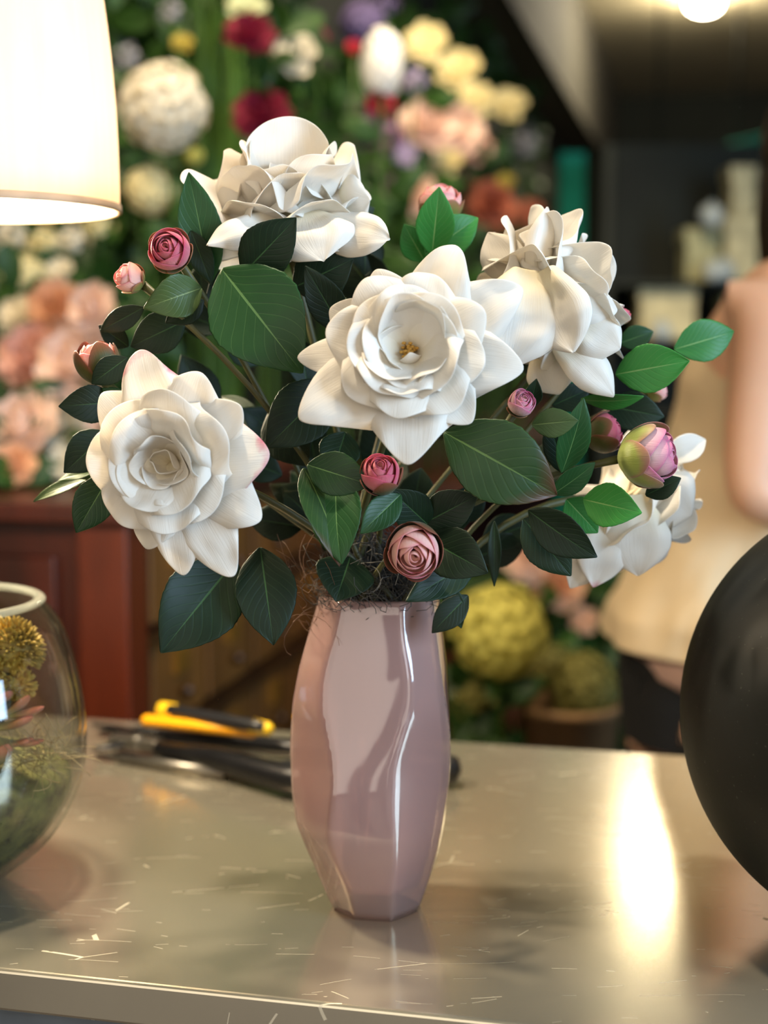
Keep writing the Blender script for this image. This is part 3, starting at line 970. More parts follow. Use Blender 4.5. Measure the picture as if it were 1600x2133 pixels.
moss_m = m_plain('grey moss fibre', '#3c3a36', .7, scale=60)
mc = MOUTH
core = G()
core.blob(mc + V((-.002, 0, -.048)), .037, .036, .058, 12, 20)
fibre_mass('moss', moss_m, 'dark grey curly moss packed in the mouth of the pink vase', 'moss',
           [(mc + V((0, -.010, .006)), (.019, .014, .008)), (mc + V((-.004, -.018, .022)), (.016, .012, .011)), (mc + V((.004, -.012, .03)), (.012, .012, .012)),
            (mc + V((0, 0, -.04)), (.016, .015, .03))],
           1500, 0, .045, .00030, 1.1, 5, loc=mc, core=core)
fibre_mass('dry_fibre', m_plain('brown dry fibre', '#6a4a34', .7, scale=60), 'wispy brown fibres straying out beside the left shoulder of the pink vase', 'fibre',
           [(P(655, 1225, -.03), (.012, .006, .006)), (P(640, 1250, -.03), (.012, .006, .01))], 46, 0, .05, .0002, .5, 15, loc=P(650, 1240, -.03))

# ------------------------------------------------------------------ glass bowl with succulents
BY = .05
BC = P(-130, 1530, BY); bk = mm(1, BY)
bowl = thing('glass_bowl', (BC.x, BY, 0), 'round clear glass terrarium bowl at the left end of the counter, thick rim, holding succulents', 'bowl')
BPROF = [(1256, 228), (1275, 244), (1300, 263), (1340, 280), (1400, 296), (1470, 309), (1530, 314), (1600, 310), (1660, 292), (1720, 258), (1760, 225), (1795, 175)]
def zpx(py, y): return P(800, py, y).z
bo = [(mm(r, BY), zpx(py, BY)) for py, r in BPROF]
bo = bo + [(mm(135, BY), .006), (mm(70, BY), .0005)]
bo = [(r, max(z, .0004)) for r, z in bo]
bi = [(max(.004, r - .0042), z + (.0045 if i > 8 else (0.0 if i else .001))) for i, (r, z) in enumerate(bo)]
rim = [(bo[0][0] - .0004, bo[0][1] + .0016), (bo[0][0] - .0021, bo[0][1] + .0026), (bo[0][0] - .0038, bo[0][1] + .0018)]
g = G()
g.lathe([(.0005, .0004)] + list(reversed(bo)) + rim + bi + [(.0005, bi[-1][1])], (BC.x, BY, 0), 72)
g.build('glass', m_glass('clear bowl glass', (.955, .965, .94, 1), 0.0, 1.62), bowl, sub=1)

g = G()
rr0, rz0 = mm(220, BY), bo[0][1] + .0006
g.lathe([(rr0 + .0052 * cos(a), rz0 + .0034 * sin(a)) for a in [2 * pi * k / 14 for k in range(15)]], (BC.x, BY, 0), 72)
t = NT('polished thick glass rim')
M['rim'] = t.done(t.princ(hexc('#d8dccb'), .12, 0, None, Alpha=.22, Specular_IOR_Level=.9, Coat_Weight=.6))
g.build('rim', M['rim'], bowl)
def bp(px, py, dy=0.0): return P(px, py, BY + dy)
# moss filling
r_ = random.Random(11)
mossg = m_plain('olive moss', '#4c4a20', .9, scale=70, var=.7)
g = G()
pts = []
for i in range(15):
    q = i / 14
    z0 = .0065
    for k in range(40):
        w = 2 * pi * k / 40
        if q < .6:
            z = z0 + (q / .6) * .078
            tab = sorted((zz, rr) for rr, zz in bi)
            rad = interp([(zz, rr) for zz, rr in tab], z) - .003
        else:
            t = (q - .6) / .4
            z = z0 + .078 + .03 * sin(t * pi / 2)
            tab = sorted((zz, rr) for rr, zz in bi)
            rad = (interp([(zz, rr) for zz, rr in tab], .0845) - .003) * cos(t * pi / 2) + .001
        nz = noise.noise(V((cos(w) * 3, sin(w) * 3, z * 30))) * .004
        pts.append(V((BC.x + (rad - abs(nz)) * cos(w), BY + (rad - abs(nz)) * sin(w), z)))
g.grid(pts, 15, 40, True)
b_ = len(g.v)
for i in range(1500):
    w = r_.uniform(pi * .95, pi * 2.25); z = .012 + .088 * r_.random()
    tab = sorted((zz, rr) for rr, zz in bi)
    rad = interp([(zz, rr) for zz, rr in tab], min(z, .085)) - .006 - (max(0, z - .085) * 3)
    p = V((BC.x + rad * cos(w), BY + rad * sin(w), z))
    d = V((-cos(w) * .2 + r_.gauss(0, .7), -sin(w) * .2 + r_.gauss(0, .7), r_.gauss(.2, .7))).normalized() * r_.uniform(.004, .009)
    g.tube([p, p + d * .5 + V((0, 0, .001)), p + d], [.0006, .0005, .0002], 3, False)
mo = g.build('moss', mossg, loc=(BC.x, BY, .0065))
tag(mo, 'olive green moss filling the lower half of the glass bowl', 'moss', kind='stuff')
# dried root tuft
dry = m_plain('dry root fibre', '#8c7a52', .8, scale=50)
fibre_mass('dry_roots', dry, 'tuft of pale dry roots on the moss inside the glass bowl', 'roots',
           [(bp(110, 1570, -.04), (.008, .006, .005)), (bp(60, 1585, -.05), (.008, .006, .004))], 90, 0, .035, .0003, .3, 9, loc=bp(90, 1600, -.04))
# succulent with thick pink edged leaves
M['succ'] = m_petal('succulent leaf', '#a9a06a', '#c9715a', .55, 1.0, trans=.05, rough=.35, veins=.1)
suc = thing('succulent', bp(-20, 1600, -.03), 'pink edged succulent with thick pale leaves inside the glass bowl', 'succulent')
for b, t, w in [((-40, 1480), (92, 1472), 24), ((-40, 1510), (66, 1492), 30), ((-30, 1500), (60, 1448), 22), ((-30, 1530), (92, 1542), 20),
                ((-30, 1540), (70, 1538), 22), ((-20, 1600), (14, 1550), 26), ((-40, 1470), (20, 1440), 24), ((-60, 1520), (-10, 1590), 28)]:
    B = bp(b[0], b[1], -.03); T = bp(t[0], t[1], -.055)
    g = G(); ax = (T - B); L = ax.length; ax.normalize()
    la = ax.orthogonal().normalized(); lb = ax.cross(la)
    pts = []
    up = V((0, 0, 1)); up = (up - ax * up.dot(ax)).normalized(); sd_ = ax.cross(up)
    for i in range(14):
        u = i / 13
        h = mm(w * 1.35, BY) / 2 * interp([(0, .5), (.5, .85), (.8, 1), (.93, .75), (1, .05)], u)
        c = B + (T - B) * u - up * (.08 * L * 4 * u * (1 - u))
        for k in range(12):
            a = 2 * pi * k / 12
            pts.append(c + sd_ * (h * 1.3 * cos(a)) + up * (h * .55 * sin(a)))
    g.grid(pts, 14, 12, True)
    g.build('leaf', M['succ'], suc, sub=1)
# sedum flower heads
sed_m = m_plain('sedum flower yellow green', '#b0923f', .5, scale=60, var=.35)
def sedum(px, py, r, n, label, stem_to, seed):
    rr = random.Random(seed)
    c = bp(px, py, -.035); R0 = mm(r, BY)
    t = thing('sedum', bp(*stem_to, -.03), label, 'sedum', 'sedum heads in the bowl')
    g = G()
    for i in range(n):
        zz = rr.uniform(-.55, 1); w = rr.uniform(0, 2 * pi); q = sqrt(1 - zz * zz)
        d = V((q * cos(w), q * sin(w), zz))
        p = c + V((d.x * R0, d.y * R0 * .7, d.z * R0)) * rr.uniform(.82, 1.0)
        rot = d.to_track_quat('Z', 'Y').to_matrix()
        g.blob(p, .0013, .0013, .0042, 5, 6, rot)
    g.blob(c, R0 * .72, R0 * .5, R0 * .72, 8, 12)
    g.build('flower_head', sed_m, t)
    g = G(); g.tube([bp(*stem_to, -.03), c.lerp(bp(*stem_to, -.03), .5) + V((.003, 0, 0)), c], .0025, 8)
    g.build('stem', M['stem'], t)
sedum(22, 1355, 66, 420, 'upper mustard yellow sedum flower head below the rim of the glass bowl', (-30, 1560), 1)
sedum(30, 1432, 40, 200, 'smaller greenish sedum flower head hanging under the mustard one in the glass bowl', (-40, 1570), 2)

# ------------------------------------------------------------------ dark round vase on the right
DY = -.055
dc = P(1936, 1490, DY); dr = mm(522, DY)
t = NT('black matte pottery')
col = t.mix(t.noise(7, 5), hexc('#0b0d0a'), hexc('#161813'))
spk = t.math('GREATER_THAN', t.noise(260, 1), .74)
col = t.mix(t.math('MULTIPLY', spk, .12), col, hexc('#8a8a7c'))
M['pottery'] = t.done(t.princ(col, .5, 0, t.bump(t.noise(40, 5), .12, .002), Specular_IOR_Level=.3))
g = G()
zc = dc.z
zb_ = .0; rz = zc
prof = []
for i in range(36):
    th = pi * i / 35
    r = dr * sin(th) ** .92; z = zc - rz * cos(th)
    if z < .004: z = max(0.0, z); r = max(r, 0.0)
    prof.append((max(r, .0004), z))
top = [q for q in prof if not (q[1] > zc and q[0] < dr * .34)]
zt2 = top[-1][1]
neck = [(dr * .30, zt2 + .012), (dr * .29, zt2 + .03), (dr * .33, zt2 + .045), (dr * .345, zt2 + .047), (dr * .33, zt2 + .042), (dr * .27, zt2 + .028), (dr * .27, zt2 - .02)]
g.lathe([(.0004, .0)] + [(dr * .28, 0.0)] + [q for q in top if q[0] > dr * .28 or q[1] > zc] + neck, (dc.x, DY, 0), 96)
o = g.build('round_vase', M['pottery'], loc=(dc.x, DY, 0), sub=1)
tag(o, 'big round matte black pottery vase cut off by the right edge of the photo', 'vase')

# ------------------------------------------------------------------ tools behind the pink vase
M['black'] = m_plain('black rubber grip', '#17171a', .38, bump=.15)
M['blackmetal'] = m_plain('blackened tool steel', '#161618', .32, .4)
M['steel'] = m_plain('worn steel', '#77736b', .35, .9)
M['yellow'] = m_plain('orange yellow tool plastic', '#f0a010', .35)
M['yellow2'] = m_plain('yellow tool plastic', '#eebb20', .35)

def zpt(px, py, z): return PZ(px, py, z)
lop = thing('loppers', zpt(280, 1560, 0), 'long handled black loppers lying on the counter behind the pink vase', 'loppers')
g = G()
g.tube([zpt(330, 1560, .018), zpt(450, 1580, .019), zpt(600, 1622, .019), zpt(760, 1640, .017)], [.009, .012, .0150, .014], 12)
g.build('handle', M['blackmetal'], lop)
g = G()
g.tube([zpt(330, 1535, .020), zpt(460, 1545, .020), zpt(640, 1562, .018), zpt(800, 1576, .018)], [.007, .009, .011, .011], 12)
g.build('handle', M['blackmetal'], lop)
g = G()
e0, e1 = zpt(760, 1576, .018), zpt(958, 1606, .018)
g.tube([e0, e0.lerp(e1, .3), e0.lerp(e1, .8), e0.lerp(e1, .95), e1], [.011, .0165, .0165, .0135, .004], 16)
g.build('grip', M['black'], lop)
g = G()
e0, e1 = zpt(560, 1612, .019), zpt(860, 1655, .018)
g.tube([e0, e0.lerp(e1, .12), e0.lerp(e1, .8), e0.lerp(e1, .95), e1], [.0125, .0165, .0165, .0135, .004], 16)
g.build('grip', M['black'], lop)
g = G()
rot = Matrix.Rotation(-.35, 3, 'Z')
g.box(zpt(285, 1545, .016), (.06, .024, .012), rot)
g.lathe([(.0003, -.007), (.008, -.007), (.008, .007), (.0003, .008)], zpt(285, 1545, .018), 16)
g.build('pivot', M['steel'], lop, smooth=False, bevel=.002)
for a, b in (((270, 1545), (190, 1560)), ((270, 1530), (185, 1515))):
    g = G()
    A = zpt(a[0], a[1], .013); B = zpt(b[0], b[1], .011)
    d = (B - A); n = V((-d.y, d.x, 0)).normalized()
    pts = []
    for i in range(12):
        u = i / 11
        c = A.lerp(B, u) + n * (.010 * sin(u * 2.4)) * (1 if a[1] > 1540 else -1)
        w = .013 * (1 - .8 * u)
        for q, zz in ((-1, 0), (-.9, .003), (.9, .004), (1, 0)):
            pts.append(c + n * w * q + V((0, 0, zz)))
    g.grid(pts, 12, 4, True)
    g.build('blade', M['blackmetal'], lop)

# a second pair of shears lying underneath
sh = thing('garden_shears', zpt(330, 1570, 0), 'dark steel shears half hidden under the black loppers, blades towards the glass bowl', 'shears')
g = G(); g.tube([zpt(200, 1572, .006), zpt(330, 1590, .0065), zpt(470, 1612, .0065)], [.002, .0065, .006], 10); g.build('blade', M['steel'], sh)
g = G(); g.tube([zpt(205, 1525, .006), zpt(340, 1520, .0065), zpt(500, 1530, .0065)], [.002, .0065, .006], 10); g.build('handle', M['black'], sh)

# yellow and black cutter on top of the loppers
cu = thing('cutter', zpt(300, 1512, .03), 'orange yellow and black hand cutter lying across the black loppers', 'cutter')
g = G()
A, B = zpt(297, 1500, .038), zpt(538, 1527, .038)
g.tube([A, A.lerp(B, .03), A.lerp(B, .5), A.lerp(B, .96), B], [.004, .0072, .0062, .0062, .003], 12)
g.build('frame', M['yellow'], cu)
g = G()
A, B = zpt(350, 1480, .048), zpt(552, 1515, .048)
g.tube([A, A.lerp(B, .02), A.lerp(B, .9), B], [.006, .008, .0066, .005], 12)
g.build('handle', M['black'], cu)
g = G()
A2, B2 = zpt(332, 1478, .047), zpt(368, 1484, .047)
g.tube([A2, A2.lerp(B2, .1), A2.lerp(B2, .9), B2], [.006, .0095, .0095, .008], 12)
g.build('collar', M['yellow2'], cu)
g = G()
A2, B2 = zpt(520, 1512, .046), zpt(568, 1520, .045)
g.tube([A2, A2.lerp(B2, .1), A2.lerp(B2, .8), B2], [.006, .0082, .0075, .004], 12)
g.tube([zpt(530, 1512, .045), zpt(535, 1526, .039)], .005, 8)
g.build('collar', M['yellow2'], cu)

# ------------------------------------------------------------------ hanging lamp at the upper left
LY = .12
def m_shade():
    t = NT('cream pleated shade fabric')
    n = t.noise(5, 4, 'Object', .6, (9, 9, .25))
    col = t.mix(n, hexc('#f0dcc4'), hexc('#fbf1e2'))
    d = t.n('ShaderNodeBsdfDiffuse'); t.l(col, d.inputs[0])
    tr = t.n('ShaderNodeBsdfTranslucent'); t.l(col, tr.inputs[0])
    mx = t.n('ShaderNodeMixShader'); mx.inputs[0].default_value = .5
    t.l(d.outputs[0], mx.inputs[1]); t.l(tr.outputs[0], mx.inputs[2])
    return t.done(mx.outputs[0])
lb = P(-62, 432, LY)
lamp = thing('pendant_lamp', (lb.x, LY, CEIL), 'pendant lamp with a glowing cream fabric shade hanging at the upper left', 'lamp')
M['trim'] = m_plain('shade trim', '#c9a684', .7)
rb = mm(300, LY); rt = mm(268, LY)
ztop = P(-62, -80, LY).z
g = G()
prof = []
for i in range(9):
    t_ = i / 8
    prof.append((rb + (rt - rb) * t_ + .004 * sin(t_ * pi), lb.z + (ztop - lb.z) * t_))
g.lathe(prof, (lb.x, LY, 0), 96)
g.build('lamp_shade', m_shade(), lamp, solid=.0015)
for z, r in ((lb.z, rb), (ztop, rt)):
    g = G()
    g.lathe([(r + .0022, z - .003), (r + .0022, z + .003), (r - .002, z + .003), (r - .002, z - .003), (r + .0022, z - .003)], (lb.x, LY, 0), 96)
    g.build('trim_band', M['trim'], lamp)
g = G()
for k in range(3):
    w = 2 * pi * k / 3
    g.tube([V((lb.x, LY, ztop - .02)), V((lb.x + rt * cos(w), LY + rt * sin(w), ztop))], .0015, 6)
g.tube([V((lb.x, LY, ztop - .03)), V((lb.x, LY, ztop + .06))], .012, 12)
g.build('holder', M['steel'], lamp)
g = G(); g.tube([V((lb.x, LY, ztop + .05)), V((lb.x, LY, CEIL))], .003, 8); g.build('cord', M['black'], lamp)
g = G(); bz_ = lb.z + .085
g.blob((lb.x, LY, bz_), .03, .03, .034, 14, 20)
g.build('bulb', m_emit('lamp bulb', '#ffe2ae', 14), lamp)
light('POINT', 'pendant_bulb_light', (lb.x, LY - .0, bz_ - .05), 22, (1.0, .84, .60), size=.03)

# ------------------------------------------------------------------ ceiling lamps
def ceiling_lamp(loc, label, strength, power, r=.07):
    t = thing('ceiling_lamp', loc, label, 'lamp', 'round ceiling lamps')
    g = G(); x, y, z = loc
    g.lathe([(r * 1.25, z), (r * 1.3, z - .02), (r * 1.05, z - .03), (r, z - .02), (r, z - .001)], loc if False else (x, y, 0), 32)
    g.build('ring', M['steel'], t)
    g = G(); g.blob((x, y, z - .05), r, r, .05, 10, 24)
    g.build('bulb', m_emit('ceiling lamp glow', '#fff0cf', strength), t)
    if power: light('POINT', 'ceiling_lamp_light', (x, y, z - .16), power, (1, .85, .6), size=.06)
d_ = (CEIL - .442) / ((720 - 15) / 3000.0)
ceiling_lamp((645 / 3000 * d_, CAM.y + d_, CEIL), 'bright ceiling lamp at the upper right of the photo', 60, 34, .085)
dh = .442 / ((1830 - 720) / 3000.0)
s_ = CEIL / .442
ceiling_lamp((575 / 3000 * dh * (1 + s_), CAM.y + dh * (1 + s_), CEIL), 'ceiling lamp mirrored as a hot spot in the steel counter top', 230, 0, .075)  # extra unseen lamp, added only to put the hot spot on the counter

# ------------------------------------------------------------------ cabinet behind the counter on the left
M['mahog'] = m_wood('dark red brown wood', '#2c120a', '#4a1c10', .35)
M['mahog_red'] = m_wood('bright red brown wood', '#4a1c0c', '#642812', .35)  # redder, brighter wood of the corner post
M['oak'] = m_wood('golden brown wood', '#4e3216', '#7a5226', .4)
M['oak_dark'] = m_wood('dark brown wood', '#2c1b0d', '#40280f', .4)
M['brass'] = m_plain('brass', '#b98a3c', .35, .8)
cc = P(262, 1048, .86)
cu_, cv_, cz_ = cc.dot(UX), cc.dot(VX), cc.z
cab = thing('cabinet', R(cu_ - .6, cv_ + .55, FLOOR), 'dark red brown wooden cabinet with small drawers on its side, carrying the pink flowers', 'cabinet')
g = G(); rbox(g, cu_ - 1.3, cu_ - .025, cv_ + .02, 2.0, FLOOR, cz_ - .03); g.build('body', M['mahog'], cab, smooth=False)
g = G(); rbox(g, cu_ - 1.32, cu_ + .015, cv_ - .02, 2.01, cz_ - .03, cz_); g.build('top', M['mahog'], cab, smooth=False, bevel=.006)
g = G(); rbox(g, cu_ - .075, cu_, cv_, cv_ + .07, FLOOR, cz_ - .03); g.build('post', M['mahog_red'], cab, smooth=False, bevel=.004)
g = G(); rbox(g, cu_ - .62, cu_ - .11, cv_ + .003, cv_ + .02, FLOOR + .1, cz_ - .08); g.build('front_panel', M['mahog'], cab, smooth=False, bevel=.004)
for col_ in range(4):
    for row in range(4):
        v0 = cv_ + .10 + col_ * .24; z0 = cz_ - .19 - row * .165
        g = G(); rbox(g, cu_ - .03, cu_ - .006, v0, v0 + .215, z0, z0 + .14)
        d = g.build('drawer', M['oak'], cab, smooth=False, bevel=.004)
        g = G(); rbox(g, cu_ - .006, cu_ + .002, v0 + .08, v0 + .13, z0 + .075, z0 + .115); g.build('label_holder', M['brass'], d, smooth=False)
        g = G(); c_ = R(cu_ + .008, v0 + .105, z0 + .045); g.blob(c_, .011, .011, .011, 8, 12); g.build('knob', M['oak_dark'], d)
g = G()
for row in range(5):
    z0 = cz_ - .045 - row * .165
    rbox(g, cu_ - .03, cu_, cv_ + .07, cv_ + 1.08, z0 - .012, z0 + .008)
g.build('rail', M['oak_dark'], cab, smooth=False)

# low stand along the side wall and a stand on the right for more flowers
st = thing('display_stand', R(-.55, 4.4, FLOOR), 'long dark display stand along the side wall under the mixed flowers', 'stand')
g = G(); rbox(g, -.745, -.30, 2.12, 7.2, .10, .13); g.build('top', M['mahog'], st, smooth=False)
for v_ in (2.15, 4.6, 7.1):
    g = G(); rbox(g, -.74, -.31, v_ - .03, v_ + .03, FLOOR, .10); g.build('support', M['mahog'], st, smooth=False)
ls = thing('flower_bench', R(.0, 1.75, FLOOR), 'low dark bench behind the counter with hydrangea pots on it', 'bench')
g = G(); rbox(g, -.27, .10, 1.10, 2.3, -.46, -.43); g.build('top', M['oak_dark'], ls, smooth=False)
for u_, v_ in ((-.24, 1.13), (.07, 1.13), (-.24, 2.27), (.07, 2.27)):
    g = G(); rbox(g, u_ - .025, u_ + .025, v_ - .025, v_ + .025, FLOOR, -.46); g.build('leg', M['oak_dark'], ls, smooth=False)

# ------------------------------------------------------------------ background flowers
def m_flower(name, a, b, trans=.25):
    t = NT(name)
    col = t.mix(t.noise(22, 3), hexc(a), hexc(b))
    p = t.princ(col, .7); tr = t.n('ShaderNodeBsdfTranslucent'); t.l(col, tr.inputs[0])
    mx = t.n('ShaderNodeMixShader'); mx.inputs[0].default_value = trans
    t.l(p.outputs[0], mx.inputs[1]); t.l(tr.outputs[0], mx.inputs[2])
    return t.done(mx.outputs[0])
FC = {
    'ivory': m_flower('ivory flower', '#e6dcc0', '#f4ecd8'), 'cream': m_flower('cream flower', '#efdf9c', '#f6ecc0'),
    'white': m_flower('pure white flower', '#f6f3ec', '#fffdf6'), 'blush': m_flower('blush flower', '#f4d2bc', '#fae6d8'),
    'pink': m_flower('dusky pink flower', '#e2ac98', '#f0c8b4'), 'burgundy': m_flower('burgundy flower', '#6a0f2a', '#8e1a3a'),
    'purple': m_flower('purple flower', '#564a72', '#746690'), 'mauve': m_flower('mauve flower', '#7a5270', '#9a7492'),
    'rust': m_flower('rust pink flower', '#a8563e', '#c47a5a'), 'yellow': m_flower('yellow flower', '#a3933a', '#bba94a'),
    'lime': m_flower('lime hydrangea', '#cfc852', '#e6dc7c'), 'olive': m_flower('olive hydrangea', '#6e6a2c', '#8c8440'),
    'red': m_flower('bright red flower', '#b01c38', '#cc2c48'), 'grey': m_flower('silver grey flower', '#8a8a92', '#a6a6aa'),
    'lilac': m_flower('pale lilac flower', '#a394b8', '#c0b2cc'), 'peach': m_flower('peach flower', '#e6b088', '#f2cba6'),
    'sage': m_flower('pale sage flower', '#b4bb92', '#ccd0ac'),
    'brown': m_flower('dried brown flower', '#4e2c1c', '#6a3c28'),
}
M['bgleaf'] = m_leaf('background leaf', '#1d3a14', '#35551f', '#5c7a40')
M['bgleaf2'] = m_leaf('background blade leaf', '#2c4f1a', '#4a6a26', '#6c8a48')

def tiny_petal(g, c, ax, nrm, L, W, bulge=.15):
    ax = ax.normalized(); nrm = (nrm - ax * nrm.dot(ax)).normalized(); lt = ax.cross(nrm)
    pts = []
    for u, w in ((0, .25), (.3, .8), (.65, 1), (.9, .7), (1, .2)):
        for v in (-1, 0, 1):
            pts.append(c + ax * (L * u) + lt * (W / 2 * w * v) + nrm * (L * bulge * (4 * u * (1 - u)) + .12 * W * v * v))
    g.grid(pts, 5, 3)

PROTO = {}
def proto_mesh(kind):
    """Bloom of unit radius, facing +Z."""
    if kind in PROTO: return PROTO[kind]
    g = G(); q = random.Random(hash(kind) % 1000 if False else len(kind) * 31)
    if kind == 'hydrangea':
        for i in range(95):
            zz = 1 - 1.75 * (i + .5) / 95; w = i * 2.39996
            r = sqrt(max(0, 1 - zz * zz)); d = V((r * cos(w), r * sin(w), zz))
            a = d.orthogonal().normalized(); b = d.cross(a); o = q.uniform(0, 6)
            c = d * q.uniform(.78, .95)
            for k in range(4):
                w2 = o + k * pi / 2
                tiny_petal(g, c, a * cos(w2) + b * sin(w2) + d * .25, d, .2, .19)
        g.blob((0, 0, -.05), .72, .72, .7, 8, 12)
    elif kind in ('peony', 'rosette'):
        rings = [(9, .15, 86, 1.0), (8, .12, 66, .95), (7, .10, 48, .85), (6, .06, 30, .75), (5, .03, 14, .62)] if kind == 'peony' else [(7, .1, 92, 1.0), (7, .08, 70, .85), (6, .06, 45, .6)]
        for ri, (n, br, ang, L) in enumerate(rings):
            for k in range(n):
                a = 2 * pi * k / n + ri * .5 + q.uniform(-.2, .2)
                er = V((cos(a), sin(a), 0)); th = radians(ang + q.uniform(-8, 8))
                ax = er * sin(th) + V((0, 0, 1)) * cos(th)
                nr = -er * cos(th) + V((0, 0, 1)) * sin(th)
                tiny_petal(g, er * br + V((0, 0, -.25)), ax, nr, L, L * .75, -.12)
    elif kind == 'spray':
        for i in range(26):
            d = V((q.gauss(0, 1), q.gauss(0, 1), q.gauss(0, 1))).normalized() * q.uniform(.35, 1)
            for k in range(5):
                w2 = k * 2 * pi / 5 + i
                ax = V((cos(w2), sin(w2), .3))
                ax = d.to_track_quat('Z', 'Y').to_matrix() @ ax
                tiny_petal(g, d, ax, d, .26, .22)
    elif kind == 'tulip':
        for k in range(6):
            a = 2 * pi * k / 6; er = V((cos(a), sin(a), 0))
            tiny_petal(g, er * .1 + V((0, 0, -1)), (V((0, 0, 1)) + er * .25), er, 2.0, .95, .28)
    me = bpy.data.meshes.new('bloom_' + kind)
    me.from_pydata([tuple(v) for v in g.v], [], g.f)
    for p in me.polygons: p.use_smooth = True
    PROTO[kind] = me
    return me
PCACHE = {}
def bloom_mesh(kind, colr):
    if (kind, colr) not in PCACHE:
        me = proto_mesh(kind).copy(); me.materials.append(FC[colr]); PCACHE[(kind, colr)] = me
    return PCACHE[(kind, colr)]

def bg_flower(px, py, y, r, kind, colr, label, zbase, cat='flower', face=(-.1, -1, .5), leaves=2, name=None, group='flowers on display behind the counter'):
    if px > 570 and zbase == .13:
        y -= .25; r *= 1.12
    if px < 240 and py > 600: r *= 1.18
    c = P(px, py, y); R0 = mm(r, y)
    q = random.Random(int(px * 7 + py * 13))
    name = name or {'hydrangea': 'hydrangea', 'peony': 'peony', 'rosette': 'artificial_flower', 'spike': 'flower_spike', 'spray': 'flower_spray', 'tulip': 'tulip'}[kind]
    t = thing(name, (c.x + q.uniform(-.02, .02), c.y + .03, zbase), label, cat, group)
    o0 = ORIG[t.name]
    o = bpy.data.objects.new('bloom', bloom_mesh('hydrangea' if kind == 'spike' else kind, colr))
    COL.objects.link(o); o.parent = t
    o.location = c - o0
    f = V(face) + V((q.uniform(-.35, .35), 0, q.uniform(-.3, .3)))
    if kind in ('spike', 'tulip'): f = V((q.uniform(-.15, .15), -.15, 1))
    o.rotation_euler = f.to_track_quat('Z', 'Y').to_euler()
    o.scale = (R0 * .85, R0 * .85, R0 * 1.45) if kind == 'spike' else (R0, R0, R0)
    g = G()
    mid = c.lerp(o0, .5) + V((q.uniform(-.02, .02), .02, .03))
    g.tube(bez(o0, mid, c - V(f).normalized() * R0 * .3, 8), .0035, 6)
    g.build('stem', M['bgleaf2'], t)
    for k in range(leaves):
        a = q.uniform(0, 2 * pi)
        b = c.lerp(o0, q.uniform(.12, .5))
        b2 = V((c.x * .5 + mid.x * .5, b.y, b.z))
        tip = b2 + V((cos(a) * .09, sin(a) * .03 - .03, q.uniform(-.03, .05)))
        sheet(t, b2, tip, .05, 'leaf', 'bgleaf', LEAF, 0, .05, 0, .1, .1, nu=9, nv=5, sub=0, seed=k + int(px))
    return t

